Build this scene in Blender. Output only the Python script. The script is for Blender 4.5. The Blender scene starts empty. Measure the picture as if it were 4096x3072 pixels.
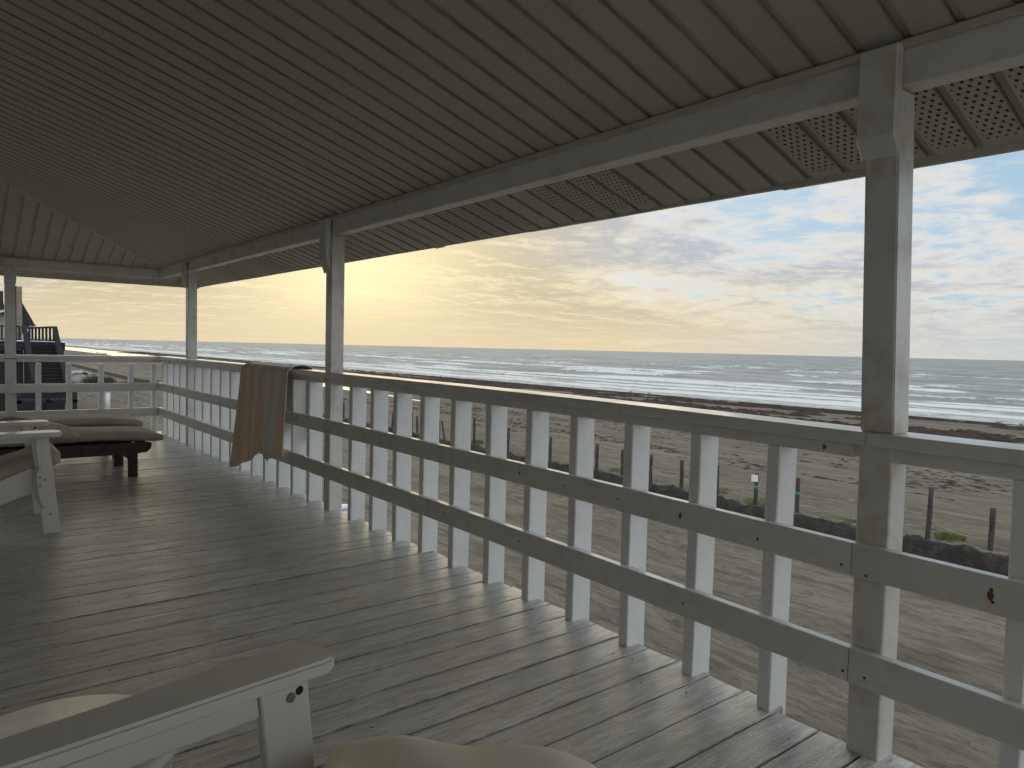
import bpy, bmesh, math, random
import numpy as np
from mathutils import Matrix, Vector, Euler

random.seed(7)
rng = np.random.default_rng(7)
scene = bpy.context.scene
COL = scene.collection
R = math.radians

# ------------------------------------------------------------------ camera
def cam_axes(yaw, pitch, roll):
    fw = np.array([math.sin(yaw), math.cos(yaw), 0.0])
    rt = np.array([math.cos(yaw), -math.sin(yaw), 0.0])
    up = np.array([0, 0, 1.0])
    fw2 = fw * math.cos(pitch) + up * math.sin(pitch)
    up2 = up * math.cos(pitch) - fw * math.sin(pitch)
    return rt * math.cos(roll) + up2 * math.sin(roll), up2 * math.cos(roll) - rt * math.sin(roll), fw2

RT, UP, FW = cam_axes(0.6692, -0.0493, 0.0233)
cam_data = bpy.data.cameras.new('camera')
cam = bpy.data.objects.new('camera', cam_data)
COL.objects.link(cam)
cam_data.sensor_width = 36.0
cam_data.lens = 36.0 * 2864.35 / 4096.0
cam_data.clip_start = 0.05
cam_data.clip_end = 60000
m = Matrix.Identity(4)
for i in range(3):
    m[i][0] = RT[i]; m[i][1] = UP[i]; m[i][2] = -FW[i]
m[2][3] = 1.2
cam.matrix_world = m
scene.camera = cam

# ------------------------------------------------------------------ node helper
class NT:
    def __init__(self, tree):
        self.t = tree; self.n = tree.nodes; self.l = tree.links
        self.n.clear()
    def __call__(self, typ, inputs=None, **attrs):
        nd = self.n.new(typ)
        for k, v in attrs.items():
            setattr(nd, k, v)
        for k, v in (inputs or {}).items():
            s = nd.inputs[k]
            if isinstance(v, bpy.types.NodeSocket):
                self.l.new(v, s)
            else:
                s.default_value = v
        return nd
    def math(self, op, a, b=0.0, c=None, clamp=False):
        nd = self.n.new('ShaderNodeMath'); nd.operation = op; nd.use_clamp = clamp
        for i, v in enumerate((a, b) if c is None else (a, b, c)):
            if isinstance(v, bpy.types.NodeSocket): self.l.new(v, nd.inputs[i])
            else: nd.inputs[i].default_value = v
        return nd.outputs[0]
    def vmath(self, op, a, b=(0, 0, 0)):
        nd = self.n.new('ShaderNodeVectorMath'); nd.operation = op
        for i, v in enumerate((a, b)):
            if isinstance(v, bpy.types.NodeSocket): self.l.new(v, nd.inputs[i])
            else: nd.inputs[i].default_value = v
        return nd.outputs['Value'] if op in ('DOT_PRODUCT', 'LENGTH', 'DISTANCE') else nd.outputs[0]
    def mix(self, fac, a, b, blend='MIX'):
        nd = self.n.new('ShaderNodeMix'); nd.data_type = 'RGBA'; nd.blend_type = blend
        for k, v in ((0, fac), (6, a), (7, b)):
            if isinstance(v, bpy.types.NodeSocket): self.l.new(v, nd.inputs[k])
            else: nd.inputs[k].default_value = v if k == 0 else (tuple(v) + (1,) if len(v) == 3 else v)
        return nd.outputs[2]
    def ramp(self, fac, a, b, lo=0.0, hi=1.0, smooth=True):
        nd = self.n.new('ShaderNodeMapRange'); nd.interpolation_type = 'SMOOTHSTEP' if smooth else 'LINEAR'
        for i, v in enumerate((fac, a, b, lo, hi)):
            if isinstance(v, bpy.types.NodeSocket): self.l.new(v, nd.inputs[i])
            else: nd.inputs[i].default_value = v
        return nd.outputs[0]
    def noise(self, vec, scale=5, detail=4, rough=0.5, dist=0.0):
        return self('ShaderNodeTexNoise', {'Vector': vec, 'Scale': scale, 'Detail': detail, 'Roughness': rough, 'Distortion': dist}).outputs[0]

# ------------------------------------------------------------------ sky and sun
SUN_AZ, SUN_EL = R(25.5), R(6.7)          # azimuth clockwise from +Y
SUN = (math.sin(SUN_AZ) * math.cos(SUN_EL), math.cos(SUN_AZ) * math.cos(SUN_EL), math.sin(SUN_EL))
world = bpy.data.worlds.new('World'); scene.world = world; world.use_nodes = True
world.cycles.sampling_method = 'MANUAL'; world.cycles.sample_map_resolution = 512
w = NT(world.node_tree)
sky = w('ShaderNodeTexSky', sky_type='NISHITA', sun_disc=False, sun_elevation=SUN_EL, sun_rotation=SUN_AZ,
        altitude=0.0, air_density=1.0, dust_density=1.4, ozone_density=1.2)
gdir = w.vmath('NORMALIZE', w('ShaderNodeTexCoord').outputs['Generated'])
sep = w('ShaderNodeSeparateXYZ', {0: gdir})
dz = w.math('MAXIMUM', sep.outputs[2], 0.0)
den = w.math('ADD', dz, 0.10)
pu = w.math('DIVIDE', sep.outputs[0], den); pv = w.math('DIVIDE', sep.outputs[1], den)
pl = w('ShaderNodeCombineXYZ', {0: pu, 1: pv, 2: 4.1}).outputs[0]
cosang = w.vmath('DOT_PRODUCT', gdir, SUN)
ang01 = w.math('MULTIPLY_ADD', cosang, 0.5, 0.5)
glow = w.math('POWER', ang01, 9.0)
glow2 = w.math('POWER', ang01, 28.0)
core = w.math('POWER', ang01, 150.0)
n_big = w.noise(pl, 0.42, 1, 0.5)
n_mid = w.noise(pl, 1.9, 5, 0.62, 0.25)
n_fine = w.noise(pl, 8.0, 2, 0.6)
# cover: thick and closed low down and toward the sun, broken high up and away from it
dens = w.math('ADD', w.math('MULTIPLY', n_big, 0.50), w.math('MULTIPLY', n_mid, 0.70))
dens = w.math('ADD', dens, w.math('MULTIPLY', n_fine, 0.16))
low = w.ramp(dz, 0.03, 0.20, 0.13, 0.0)
dens = w.math('ADD', dens, low)
dens = w.math('ADD', dens, w.math('MULTIPLY', glow2, 0.22))
mask = w.ramp(dens, 0.60, 0.74)
thick = w.ramp(dens, 0.67, 0.84)
# sun-facing edges of the cloud: density difference along the sun azimuth
pl2 = w.vmath('ADD', pl, (SUN[0] * 0.10, SUN[1] * 0.10, 0.0))
n_mid2 = w.noise(pl2, 1.9, 4, 0.62, 0.25)
edge = w.math('SUBTRACT', n_mid, n_mid2)
edge = w.ramp(edge, -0.01, 0.10)
sunny = w.ramp(glow2, 0.12, 0.95)
lowwarm = w.ramp(dz, 0.03, 0.15, 0.75, 0.0)
wfac = w.math('ADD', sunny, w.math('MULTIPLY', lowwarm, w.ramp(glow, 0.12, 0.62)), clamp=True)
cool = w.mix(thick, (7.0, 6.9, 6.7), (4.5, 4.85, 5.45))
warm = w.mix(thick, (8.2, 7.0, 4.4), (5.5, 4.75, 3.35))
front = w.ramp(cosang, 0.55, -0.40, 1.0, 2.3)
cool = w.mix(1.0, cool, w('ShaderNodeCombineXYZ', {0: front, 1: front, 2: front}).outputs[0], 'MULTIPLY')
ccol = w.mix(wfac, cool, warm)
ccol = w.mix(w.math('MULTIPLY', edge, 0.60), ccol, w.mix(wfac, (7.3, 6.9, 6.2), (8.6, 7.5, 4.9)))
ccol = w.mix(w.math('MULTIPLY', core, 0.8, clamp=True), ccol, (11.6, 9.7, 5.6))
clear = w.mix(0.74, sky.outputs[0], (4.1, 5.9, 7.7))
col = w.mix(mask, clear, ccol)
hz = w.ramp(dz, 0.0, 0.085, 0.75, 0.0)
hcol = w.mix(w.ramp(glow, 0.15, 0.80), (5.5, 5.75, 5.6), (7.4, 6.15, 3.95))
col = w.mix(hz, col, hcol)
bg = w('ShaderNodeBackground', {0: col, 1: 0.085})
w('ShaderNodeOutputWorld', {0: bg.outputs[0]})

sun_data = bpy.data.lights.new('sun', 'SUN'); sun_data.energy = 0.5; sun_data.angle = R(60); sun_data.color = (1.0, 0.86, 0.62)
sun = bpy.data.objects.new('sun', sun_data); COL.objects.link(sun)
sun.rotation_euler = Vector(SUN).to_track_quat('Z', 'Y').to_euler()
scene.view_settings.view_transform = 'Standard'; scene.view_settings.look = 'None'
scene.view_settings.exposure = 0.42; scene.view_settings.gamma = 1.0
scene.view_settings.use_curve_mapping = False
scene.render.engine = 'CYCLES'
scene.cycles.use_denoising = True
scene.cycles.max_bounces = 5; scene.cycles.diffuse_bounces = 4; scene.cycles.glossy_bounces = 2
scene.cycles.use_adaptive_sampling = True; scene.cycles.adaptive_threshold = 0.03

# ------------------------------------------------------------------ mesh helpers
def link(o, parent=None):
    COL.objects.link(o)
    if parent is not None: o.parent = parent
    return o
def empty(name, loc=(0, 0, 0), rz=0.0):
    o = bpy.data.objects.new(name, None); o.empty_display_size = 0.1
    o.location = loc; o.rotation_euler = (0, 0, rz); return link(o)
def tag(o, label=None, cat=None, group=None, kind=None):
    if label: o['label'] = label
    if cat: o['category'] = cat
    if group: o['group'] = group
    if kind: o['kind'] = kind
    return o
def mesh(name, verts, faces, mat, smooth=False):
    me = bpy.data.meshes.new(name)
    me.from_pydata([tuple(v) for v in verts], [], [tuple(f) for f in faces])
    me.materials.append(mat)
    if smooth:
        me.polygons.foreach_set('use_smooth', [True] * len(me.polygons))
    me.update()
    return me
def obj(name, me, parent=None, loc=(0, 0, 0), rot=(0, 0, 0)):
    o = bpy.data.objects.new(name, me); o.location = loc; o.rotation_euler = rot
    return link(o, parent)
def finish(bm, name, mat, smooth=False):
    me = bpy.data.meshes.new(name)
    bmesh.ops.recalc_face_normals(bm, faces=bm.faces[:])
    bm.to_mesh(me); bm.free(); me.materials.append(mat)
    if smooth: me.polygons.foreach_set('use_smooth', [True] * len(me.polygons))
    return me
def box_bm(bm, a, b, bev=0.003, seg=1, mtx=None):
    """axis box from corner a to corner b, bevelled, appended to bm"""
    t = bmesh.new(); bmesh.ops.create_cube(t, size=1.0)
    s = [b[i] - a[i] for i in range(3)]; c = [(b[i] + a[i]) / 2 for i in range(3)]
    for v in t.verts: v.co = Vector((v.co.x * s[0] + c[0], v.co.y * s[1] + c[1], v.co.z * s[2] + c[2]))
    if bev > 0:
        bmesh.ops.bevel(t, geom=t.edges[:], offset=min(bev, min(abs(x) for x in s) * 0.4), segments=seg, affect='EDGES')
    if mtx is not None: bmesh.ops.transform(t, matrix=mtx, verts=t.verts[:])
    me = bpy.data.meshes.new('tmp'); t.to_mesh(me); t.free(); bm.from_mesh(me); bpy.data.meshes.remove(me)
def box(name, a, b, mat, parent=None, bev=0.003, seg=1, mtx=None, loc=(0, 0, 0), rot=(0, 0, 0)):
    bm = bmesh.new(); box_bm(bm, a, b, bev, seg, mtx)
    return obj(name, finish(bm, name, mat), parent, loc, rot)
def prism_bm(bm, poly, axis, lo, hi, bev=0.0, seg=1):
    """extrude a 2D polygon along an axis; poly in the two other axes in xyz order"""
    t = bmesh.new()
    def P(p, k):
        if axis == 0: return (k, p[0], p[1])
        if axis == 1: return (p[0], k, p[1])
        return (p[0], p[1], k)
    A = [t.verts.new(P(p, lo)) for p in poly]; B = [t.verts.new(P(p, hi)) for p in poly]
    n = len(poly)
    t.faces.new(A); t.faces.new(B[::-1])
    for i in range(n): t.faces.new((A[i], B[i], B[(i + 1) % n], A[(i + 1) % n]))
    bmesh.ops.recalc_face_normals(t, faces=t.faces[:])
    if bev > 0: bmesh.ops.bevel(t, geom=t.edges[:], offset=bev, segments=seg, affect='EDGES')
    me = bpy.data.meshes.new('tmp'); t.to_mesh(me); t.free(); bm.from_mesh(me); bpy.data.meshes.remove(me)
def prism(name, poly, axis, lo, hi, mat, parent=None, bev=0.0, seg=1, loc=(0, 0, 0), rot=(0, 0, 0)):
    bm = bmesh.new(); prism_bm(bm, poly, axis, lo, hi, bev, seg)
    return obj(name, finish(bm, name, mat), parent, loc, rot)
def tube_mesh(name, pts, rad, mat, n=8, cap=True, smooth=True):
    pts = [Vector(p) for p in pts]; V = []; F = []
    rr = rad if isinstance(rad, (list, tuple)) else [rad] * len(pts)
    for i, p in enumerate(pts):
        d = (pts[min(i + 1, len(pts) - 1)] - pts[max(i - 1, 0)]).normalized()
        u = d.cross(Vector((0, 0, 1))) if abs(d.z) < 0.9 else d.cross(Vector((1, 0, 0)))
        u.normalize(); v = d.cross(u)
        for k in range(n):
            a = 2 * math.pi * k / n
            V.append(p + (u * math.cos(a) + v * math.sin(a)) * rr[i])
    for i in range(len(pts) - 1):
        for k in range(n):
            F.append((i * n + k, i * n + (k + 1) % n, (i + 1) * n + (k + 1) % n, (i + 1) * n + k))
    if cap:
        F.append(tuple(range(n))[::-1]); F.append(tuple((len(pts) - 1) * n + k for k in range(n)))
    return mesh(name, V, F, mat, smooth)
def disc_mesh(name, r, h, mat, n=10):
    bm = bmesh.new(); bmesh.ops.create_cone(bm, cap_ends=True, segments=n, radius1=r, radius2=r * 0.75, depth=h)
    return finish(bm, name, mat)

# vectorised value noise
def vnoise(x, y, seed=0):
    x = np.asarray(x, float); y = np.asarray(y, float)
    xi = np.floor(x).astype(np.int64); yi = np.floor(y).astype(np.int64)
    fx = x - xi; fy = y - yi
    fx = fx * fx * (3 - 2 * fx); fy = fy * fy * (3 - 2 * fy)
    def h(a, b):
        n = (a * 374761393 + b * 668265263 + seed * 1442695041) & 0xffffffff
        n = ((n ^ (n >> 13)) * 1274126177) & 0xffffffff
        n = n ^ (n >> 16)
        return (n & 0xffffff) / float(0xffffff)
    return (h(xi, yi) * (1 - fx) + h(xi + 1, yi) * fx) * (1 - fy) + (h(xi, yi + 1) * (1 - fx) + h(xi + 1, yi + 1) * fx) * fy
def fbm(x, y, oct=4, seed=0, gain=0.5):
    s = 0; a = 1; t = 0
    for o in range(oct):
        s = s + a * vnoise(np.asarray(x) * 2 ** o + 17.3 * o, np.asarray(y) * 2 ** o - 9.1 * o, seed + o); t += a; a *= gain
    return s / t
def smooth(a, b, x):
    t = np.clip((x - a) / (b - a), 0, 1); return t * t * (3 - 2 * t)

# ------------------------------------------------------------------ materials
def new_mat(name):
    mt = bpy.data.materials.new(name); mt.use_nodes = True
    return mt, NT(mt.node_tree)
def principled(n, base, rough=0.5, bump=None, bump_s=0.3, bump_d=0.01, metallic=0.0, spec=0.5, **extra):
    ins = {'Base Color': base if isinstance(base, bpy.types.NodeSocket) else tuple(base) + (1,),
           'Roughness': rough, 'Metallic': metallic, 'Specular IOR Level': spec}
    if bump is not None:
        ins['Normal'] = n('ShaderNodeBump', {'Strength': bump_s, 'Distance': bump_d, 'Height': bump}).outputs[0]
    ins.update(extra)
    p = n('ShaderNodeBsdfPrincipled', ins)
    n('ShaderNodeOutputMaterial', {0: p.outputs[0]})
    return p
def piece_coords(n, scale=(1, 1, 1)):
    """object coordinates shifted by a random amount for each piece"""
    oi = n('ShaderNodeObjectInfo').outputs['Random']
    c = n('ShaderNodeTexCoord').outputs['Object']
    off = n('ShaderNodeCombineXYZ', {0: n.math('MULTIPLY', oi, 37.0), 1: n.math('MULTIPLY', oi, 91.0), 2: n.math('MULTIPLY', oi, 53.0)}).outputs[0]
    return n.vmath('MULTIPLY', n.vmath('ADD', c, off), scale), oi

def painted_wood(name, base, dirt, axis_scale, rough=0.45, grain=0.35, dirt_amt=0.5, chip=None):
    mt, n = new_mat(name)
    v, oi = piece_coords(n, axis_scale)
    c1, _ = piece_coords(n, (1, 1, 1))
    g = n.noise(v, 6.0, 6, 0.6, 0.3)
    blot = n.noise(c1, 5.0, 5, 0.6, 0.4)
    fine = n.noise(c1, 60.0, 3, 0.6)
    f = n.math('MULTIPLY', n.ramp(blot, 0.46, 0.78), dirt_amt)
    col = n.mix(f, base, dirt)
    col = n.mix(n.math('MULTIPLY', n.ramp(g, 0.55, 0.85), 0.22), col, dirt)
    col = n.mix(n.math('MULTIPLY', oi, 0.12), col, dirt)
    if chip is not None:
        ch = n.ramp(n.noise(c1, 30.0, 4, 0.75, 0.6), 0.71, 0.73)
        col = n.mix(n.math('MULTIPLY', ch, 0.8), col, chip)
    h = n.math('ADD', g, n.math('MULTIPLY', fine, 0.25))
    principled(n, col, n.ramp(blot, 0.3, 0.8, rough - 0.06, rough + 0.14), h, grain, 0.004, **({'Coat Weight': 0.35, 'Coat Roughness': 0.16} if rough < 0.45 else {}))
    return mt

M = {}
M['post'] = painted_wood('white_post_paint', (0.745, 0.74, 0.705), (0.42, 0.33, 0.20), (9, 9, 0.7), 0.42, 0.4, 0.65, (0.22, 0.17, 0.11))
M['rail_y'] = painted_wood('white_rail_paint', (0.745, 0.74, 0.705), (0.44, 0.39, 0.30), (9, 0.6, 9), 0.32, 0.4, 0.42, (0.26, 0.21, 0.15))
M['rail_x'] = painted_wood('white_rail_paint_cross', (0.745, 0.74, 0.705), (0.44, 0.39, 0.30), (0.6, 9, 9), 0.32, 0.4, 0.42, (0.26, 0.21, 0.15))
M['bal'] = painted_wood('white_baluster_paint', (0.87, 0.885, 0.885), (0.64, 0.60, 0.53), (9, 9, 0.7), 0.40, 0.4, 0.28, (0.30, 0.26, 0.20))
M['vinyl'] = painted_wood('cream_vinyl_panel', (0.50, 0.475, 0.415), (0.38, 0.345, 0.275), (2, 2, 2), 0.5, 0.05, 0.3)
def vinyl_strip(name, width):
    mt, n = new_mat(name)
    raw = n('ShaderNodeTexCoord').outputs['Object']
    c1, oi = piece_coords(n)
    ly = n('ShaderNodeSeparateXYZ', {0: raw}).outputs[1]
    blot = n.noise(c1, 3.0, 4, 0.6, 0.3)
    drip = n.noise(n.vmath('MULTIPLY', c1, (3.0, 30.0, 1.0)), 2.0, 4, 0.65, 0.4)
    col = n.mix(n.math('MULTIPLY', n.ramp(blot, 0.42, 0.8), 0.3), (0.50, 0.475, 0.415), (0.38, 0.345, 0.275))
    col = n.mix(n.math('MULTIPLY', oi, 0.22), col, (0.38, 0.35, 0.29))
    nearseam = n.math('MAXIMUM', n.ramp(ly, 0.042, 0.018), n.ramp(ly, width - 0.014, width - 0.001))
    col = n.mix(n.math('MULTIPLY', nearseam, n.ramp(drip, 0.36, 0.62, 0.08, 0.6)), col, (0.30, 0.215, 0.115))
    principled(n, col, 0.5, blot, 0.05, 0.004)
    return mt
M['vinyl_y'] = vinyl_strip('stained_cream_vinyl_strip', 0.1345)
M['soffit'] = vinyl_strip('stained_cream_soffit_strip', 0.152)
M['trim'] = painted_wood('cream_trim', (0.58, 0.555, 0.48), (0.38, 0.34, 0.26), (3, 3, 3), 0.5, 0.1, 0.5)
M['poly'] = painted_wood('white_chair_board', (0.70, 0.675, 0.62), (0.54, 0.50, 0.43), (0.8, 9, 9), 0.42, 0.12, 0.3)

def make_deck_mat():
    mt, n = new_mat('weathered_deck_paint')
    v, oi = piece_coords(n, (0.7, 24.0, 3.0))
    c1, _ = piece_coords(n, (1, 1, 1))
    warp = n('ShaderNodeTexNoise', {'Vector': c1, 'Scale': 2.2, 'Detail': 3}).outputs['Color']
    v2 = n.vmath('ADD', v, n.vmath('MULTIPLY', warp, (0.0, 1.3, 0.0)))
    g = n.noise(v2, 5.0, 5, 0.62, 0.6)
    rings = n('ShaderNodeTexWave', {'Vector': v2, 'Scale': 2.1, 'Distortion': 5.0, 'Detail': 3.0, 'Detail Scale': 1.2}, wave_type='BANDS', bands_direction='Y').outputs['Fac']
    blot = n.noise(n.vmath('MULTIPLY', c1, (1.0, 2.4, 1.0)), 2.6, 6, 0.62, 0.5)
    scuff = n.noise(n.vmath('MULTIPLY', c1, (3.0, 14.0, 3.0)), 4.0, 5, 0.7, 0.8)
    geo = n('ShaderNodeNewGeometry').outputs['Position']
    large = n.noise(geo, 0.9, 4, 0.6, 0.3)
    streak = n.noise(n.vmath('MULTIPLY', c1, (1.3, 9.0, 3.0)), 4.0, 4, 0.62, 0.5)
    hair = n.noise(n.vmath('MULTIPLY', c1, (2.0, 40.0, 3.0)), 4.0, 3, 0.6, 0.4)
    base = n.mix(n.ramp(blot, 0.35, 0.75), (0.86, 0.835, 0.775), (0.73, 0.70, 0.635))
    base = n.mix(n.math('MULTIPLY', n.ramp(streak, 0.42, 0.66), 0.7), base, (0.44, 0.395, 0.325))
    base = n.mix(n.math('MULTIPLY', n.ramp(streak, 0.40, 0.27), 0.7), base, (0.88, 0.87, 0.83))
    base = n.mix(n.math('MULTIPLY', n.ramp(hair, 0.48, 0.62), 0.6), base, (0.32, 0.28, 0.225))
    base = n.mix(n.math('MULTIPLY', n.ramp(large, 0.4, 0.72), 0.42), base, (0.52, 0.485, 0.42))
    base = n.mix(n.math('MULTIPLY', n.ramp(g, 0.48, 0.72), 0.5), base, (0.42, 0.385, 0.335))
    base = n.mix(n.math('MULTIPLY', n.ramp(scuff, 0.60, 0.68), 0.6), base, (0.24, 0.20, 0.15))
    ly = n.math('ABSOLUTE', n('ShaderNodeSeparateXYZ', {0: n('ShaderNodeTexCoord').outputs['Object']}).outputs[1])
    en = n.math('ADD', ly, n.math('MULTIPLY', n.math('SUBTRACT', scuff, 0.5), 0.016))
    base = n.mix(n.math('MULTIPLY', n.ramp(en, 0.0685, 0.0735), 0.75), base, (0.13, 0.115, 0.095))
    spots = n.noise(n.vmath('MULTIPLY', c1, (1, 1, 1)), 34.0, 2, 0.5)
    base = n.mix(n.math('MULTIPLY', n.ramp(spots, 0.755, 0.79), 0.85), base, (0.09, 0.07, 0.05))
    base = n.mix(n.math('MULTIPLY', oi, 0.32), base, (0.48, 0.45, 0.395))
    h = n.math('ADD', n.math('MULTIPLY', g, 0.8), n.math('MULTIPLY', rings, 0.55))
    h = n.math('ADD', n.math('ADD', h, n.math('MULTIPLY', hair, 0.6)), n.math('MULTIPLY', streak, 0.9))
    rough = n.ramp(n.math('ADD', n.math('MULTIPLY', large, 0.6), n.math('MULTIPLY', blot, 0.4)), 0.36, 0.66, 0.24, 0.42)
    principled(n, base, rough, h, 0.75, 0.006, **{'Coat Weight': n.ramp(large, 0.35, 0.7, 0.62, 0.30), 'Coat Roughness': n.ramp(streak, 0.35, 0.65, 0.34, 0.5)})
    return mt
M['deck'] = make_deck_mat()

def make_perf():
    mt, n = new_mat('perforated_soffit_panel')
    c = n('ShaderNodeTexCoord').outputs['Object']
    s = n('ShaderNodeSeparateXYZ', {0: c})
    u = n.math('DIVIDE', s.outputs[0], 0.026); v = n.math('DIVIDE', s.outputs[1], 0.026)
    row = n.math('FLOOR', u)
    v = n.math('ADD', v, n.math('MULTIPLY', n.math('MODULO', row, 2.0), 0.5))
    fu = n.math('SUBTRACT', n.math('FRACT', u), 0.5); fv = n.math('SUBTRACT', n.math('FRACT', v), 0.5)
    d = n.math('SQRT', n.math('ADD', n.math('POWER', n.math('MULTIPLY', fu, 0.75), 2.0), n.math('POWER', fv, 2.0)))
    hole = n.ramp(d, 0.17, 0.24, 1.0, 0.0)
    inside = n.math('MULTIPLY', n.math('GREATER_THAN', s.outputs[1], 0.034), n.math('LESS_THAN', s.outputs[1], 0.142))
    inx = n.math('MULTIPLY', n.math('GREATER_THAN', s.outputs[0], 0.045), n.math('LESS_THAN', s.outputs[0], 0.455))
    hole = n.math('MULTIPLY', n.math('MULTIPLY', hole, inside), inx)
    blot = n.noise(c, 6.0, 4, 0.6)
    col = n.mix(n.math('MULTIPLY', n.ramp(blot, 0.4, 0.8), 0.3), (0.56, 0.515, 0.42), (0.40, 0.35, 0.26))
    col = n.mix(n.math('MULTIPLY', n.ramp(s.outputs[1], 0.042, 0.018), 0.5), n.mix(n.math('MULTIPLY', n.ramp(blot, 0.4, 0.8), 0.3), (0.50, 0.475, 0.415), (0.38, 0.345, 0.275)), (0.28, 0.205, 0.115))
    col = n.mix(hole, col, (0.012, 0.010, 0.008))
    principled(n, col, 0.5, n.math('MULTIPLY', hole, -1.0), 0.5, 0.004)
    return mt
M['perf'] = make_perf()

def simple(name, base, rough=0.6, var=0.25, scale=8.0, bump=0.0, metallic=0.0, dark=None, spec=0.5):
    mt, n = new_mat(name)
    c, oi = piece_coords(n)
    t = n.noise(c, scale, 5, 0.6, 0.2)
    d = dark or tuple(x * (1 - var) for x in base)
    col = n.mix(n.ramp(t, 0.3, 0.75), base, d)
    principled(n, col, rough, t if bump else None, bump, 0.01, metallic, spec)
    return mt
M['steel'] = simple('steel_bolt', (0.42, 0.40, 0.38), 0.35, 0.4, 60, metallic=0.9)
M['hole'] = simple('dark_bolt_hole', (0.012, 0.012, 0.012), 0.8)
M['nail'] = simple('rusty_nail_head', (0.12, 0.07, 0.035), 0.8, 0.5, 120)
M['roof'] = simple('dark_shingle', (0.09, 0.085, 0.08), 0.9, 0.4, 12, 0.3)
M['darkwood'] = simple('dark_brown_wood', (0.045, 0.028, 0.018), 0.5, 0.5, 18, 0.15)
M['greywood'] = simple('weathered_grey_post', (0.07, 0.066, 0.062), 0.85, 0.5, 9, 0.5)
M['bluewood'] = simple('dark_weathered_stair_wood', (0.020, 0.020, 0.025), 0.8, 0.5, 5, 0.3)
M['palewood'] = simple('pale_weathered_board', (0.30, 0.26, 0.21), 0.8, 0.35, 3, 0.3)
M['siding'] = simple('pale_house_siding', (0.72, 0.70, 0.65), 0.7, 0.12, 2)
M['darkroof'] = simple('dark_house_roof', (0.06, 0.058, 0.065), 0.9, 0.3, 3, 0.2)
M['pvc'] = simple('white_pvc', (0.80, 0.82, 0.84), 0.35, 0.08, 6)
M['rope'] = simple('pale_rope', (0.42, 0.40, 0.33), 0.9, 0.3, 40)
M['greenrope'] = simple('green_rope', (0.12, 0.42, 0.30), 0.8, 0.3, 40)
M['paper'] = simple('white_notice', (0.80, 0.82, 0.85), 0.6, 0.06, 10)
M['tube'] = simple('pale_geotextile', (0.46, 0.44, 0.40), 0.9, 0.3, 3, 0.6)
M['bird'] = simple('grey_white_feathers', (0.45, 0.44, 0.43), 0.8, 0.4, 30)
M['glass'] = simple('dark_window_glass', (0.03, 0.035, 0.045), 0.1, 0.1, 3)

def rust_mat():
    mt, n = new_mat('rust_stain')
    c, oi = piece_coords(n)
    t = n.noise(c, 70.0, 5, 0.6, 0.3)
    col = n.mix(n.ramp(t, 0.35, 0.65), (0.30, 0.13, 0.035), (0.11, 0.045, 0.015))
    principled(n, col, 0.85)
    return mt
M['rust'] = rust_mat()

def fabric(name, base, dark, weave=900.0, bump=0.25, fold=0.0):
    mt, n = new_mat(name)
    c = n('ShaderNodeTexCoord').outputs['Object']
    t = n.noise(c, 9.0, 5, 0.6, 0.3)
    wv = n.noise(c, weave, 2, 0.5)
    cr = n.noise(n.vmath('MULTIPLY', c, (6.0, 2.0, 4.0)), 2.0, 4, 0.55, 0.8)
    col = n.mix(n.ramp(t, 0.35, 0.75), base, dark)
    h = n.math('ADD', n.math('MULTIPLY', wv, 0.06), n.math('MULTIPLY', cr, 1.0 + fold))
    principled(n, col, 0.9, h, bump, 0.02, spec=0.2, **{'Sheen Weight': 0.15})
    return mt
M['taupe'] = fabric('taupe_cushion_fabric', (0.47, 0.42, 0.335), (0.40, 0.355, 0.28), 600, 0.25)
M['beige'] = fabric('pale_beige_fabric', (0.88, 0.80, 0.66), (0.83, 0.75, 0.61), 700, 0.12, 0.2)

# ------------------------------------------------------------------ beach, sea, tidal pool
GROUND = -3.45
def steps(*segs):
    out = []
    for a, b, d in segs:
        n = max(1, int(round((b - a) / d))); out += list(np.linspace(a, b, n, endpoint=False))
    out.append(segs[-1][1]); return np.array(out)
def geom(a, b, d0, g):
    out = []; x = a; d = d0
    while x < b: out.append(x); x += d; d *= g
    return out
xs = np.array(list(steps((-400, -40, 60), (-40, 3, 3.0), (3, 16.0, 0.065), (16.0, 18.6, 0.075), (18.6, 24, 0.16), (24, 66, 0.42), (66, 82, 0.8), (82, 130, 8))))
ys = np.array(list(steps((-120, -10, 12), (-10, 0, 1.0), (0, 22, 0.115), (22, 40, 0.24), (40, 75, 0.5))) [:-1] + geom(75, 900, 0.9, 1.016) + [1000.0, 1400.0, 2200.0])

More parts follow.
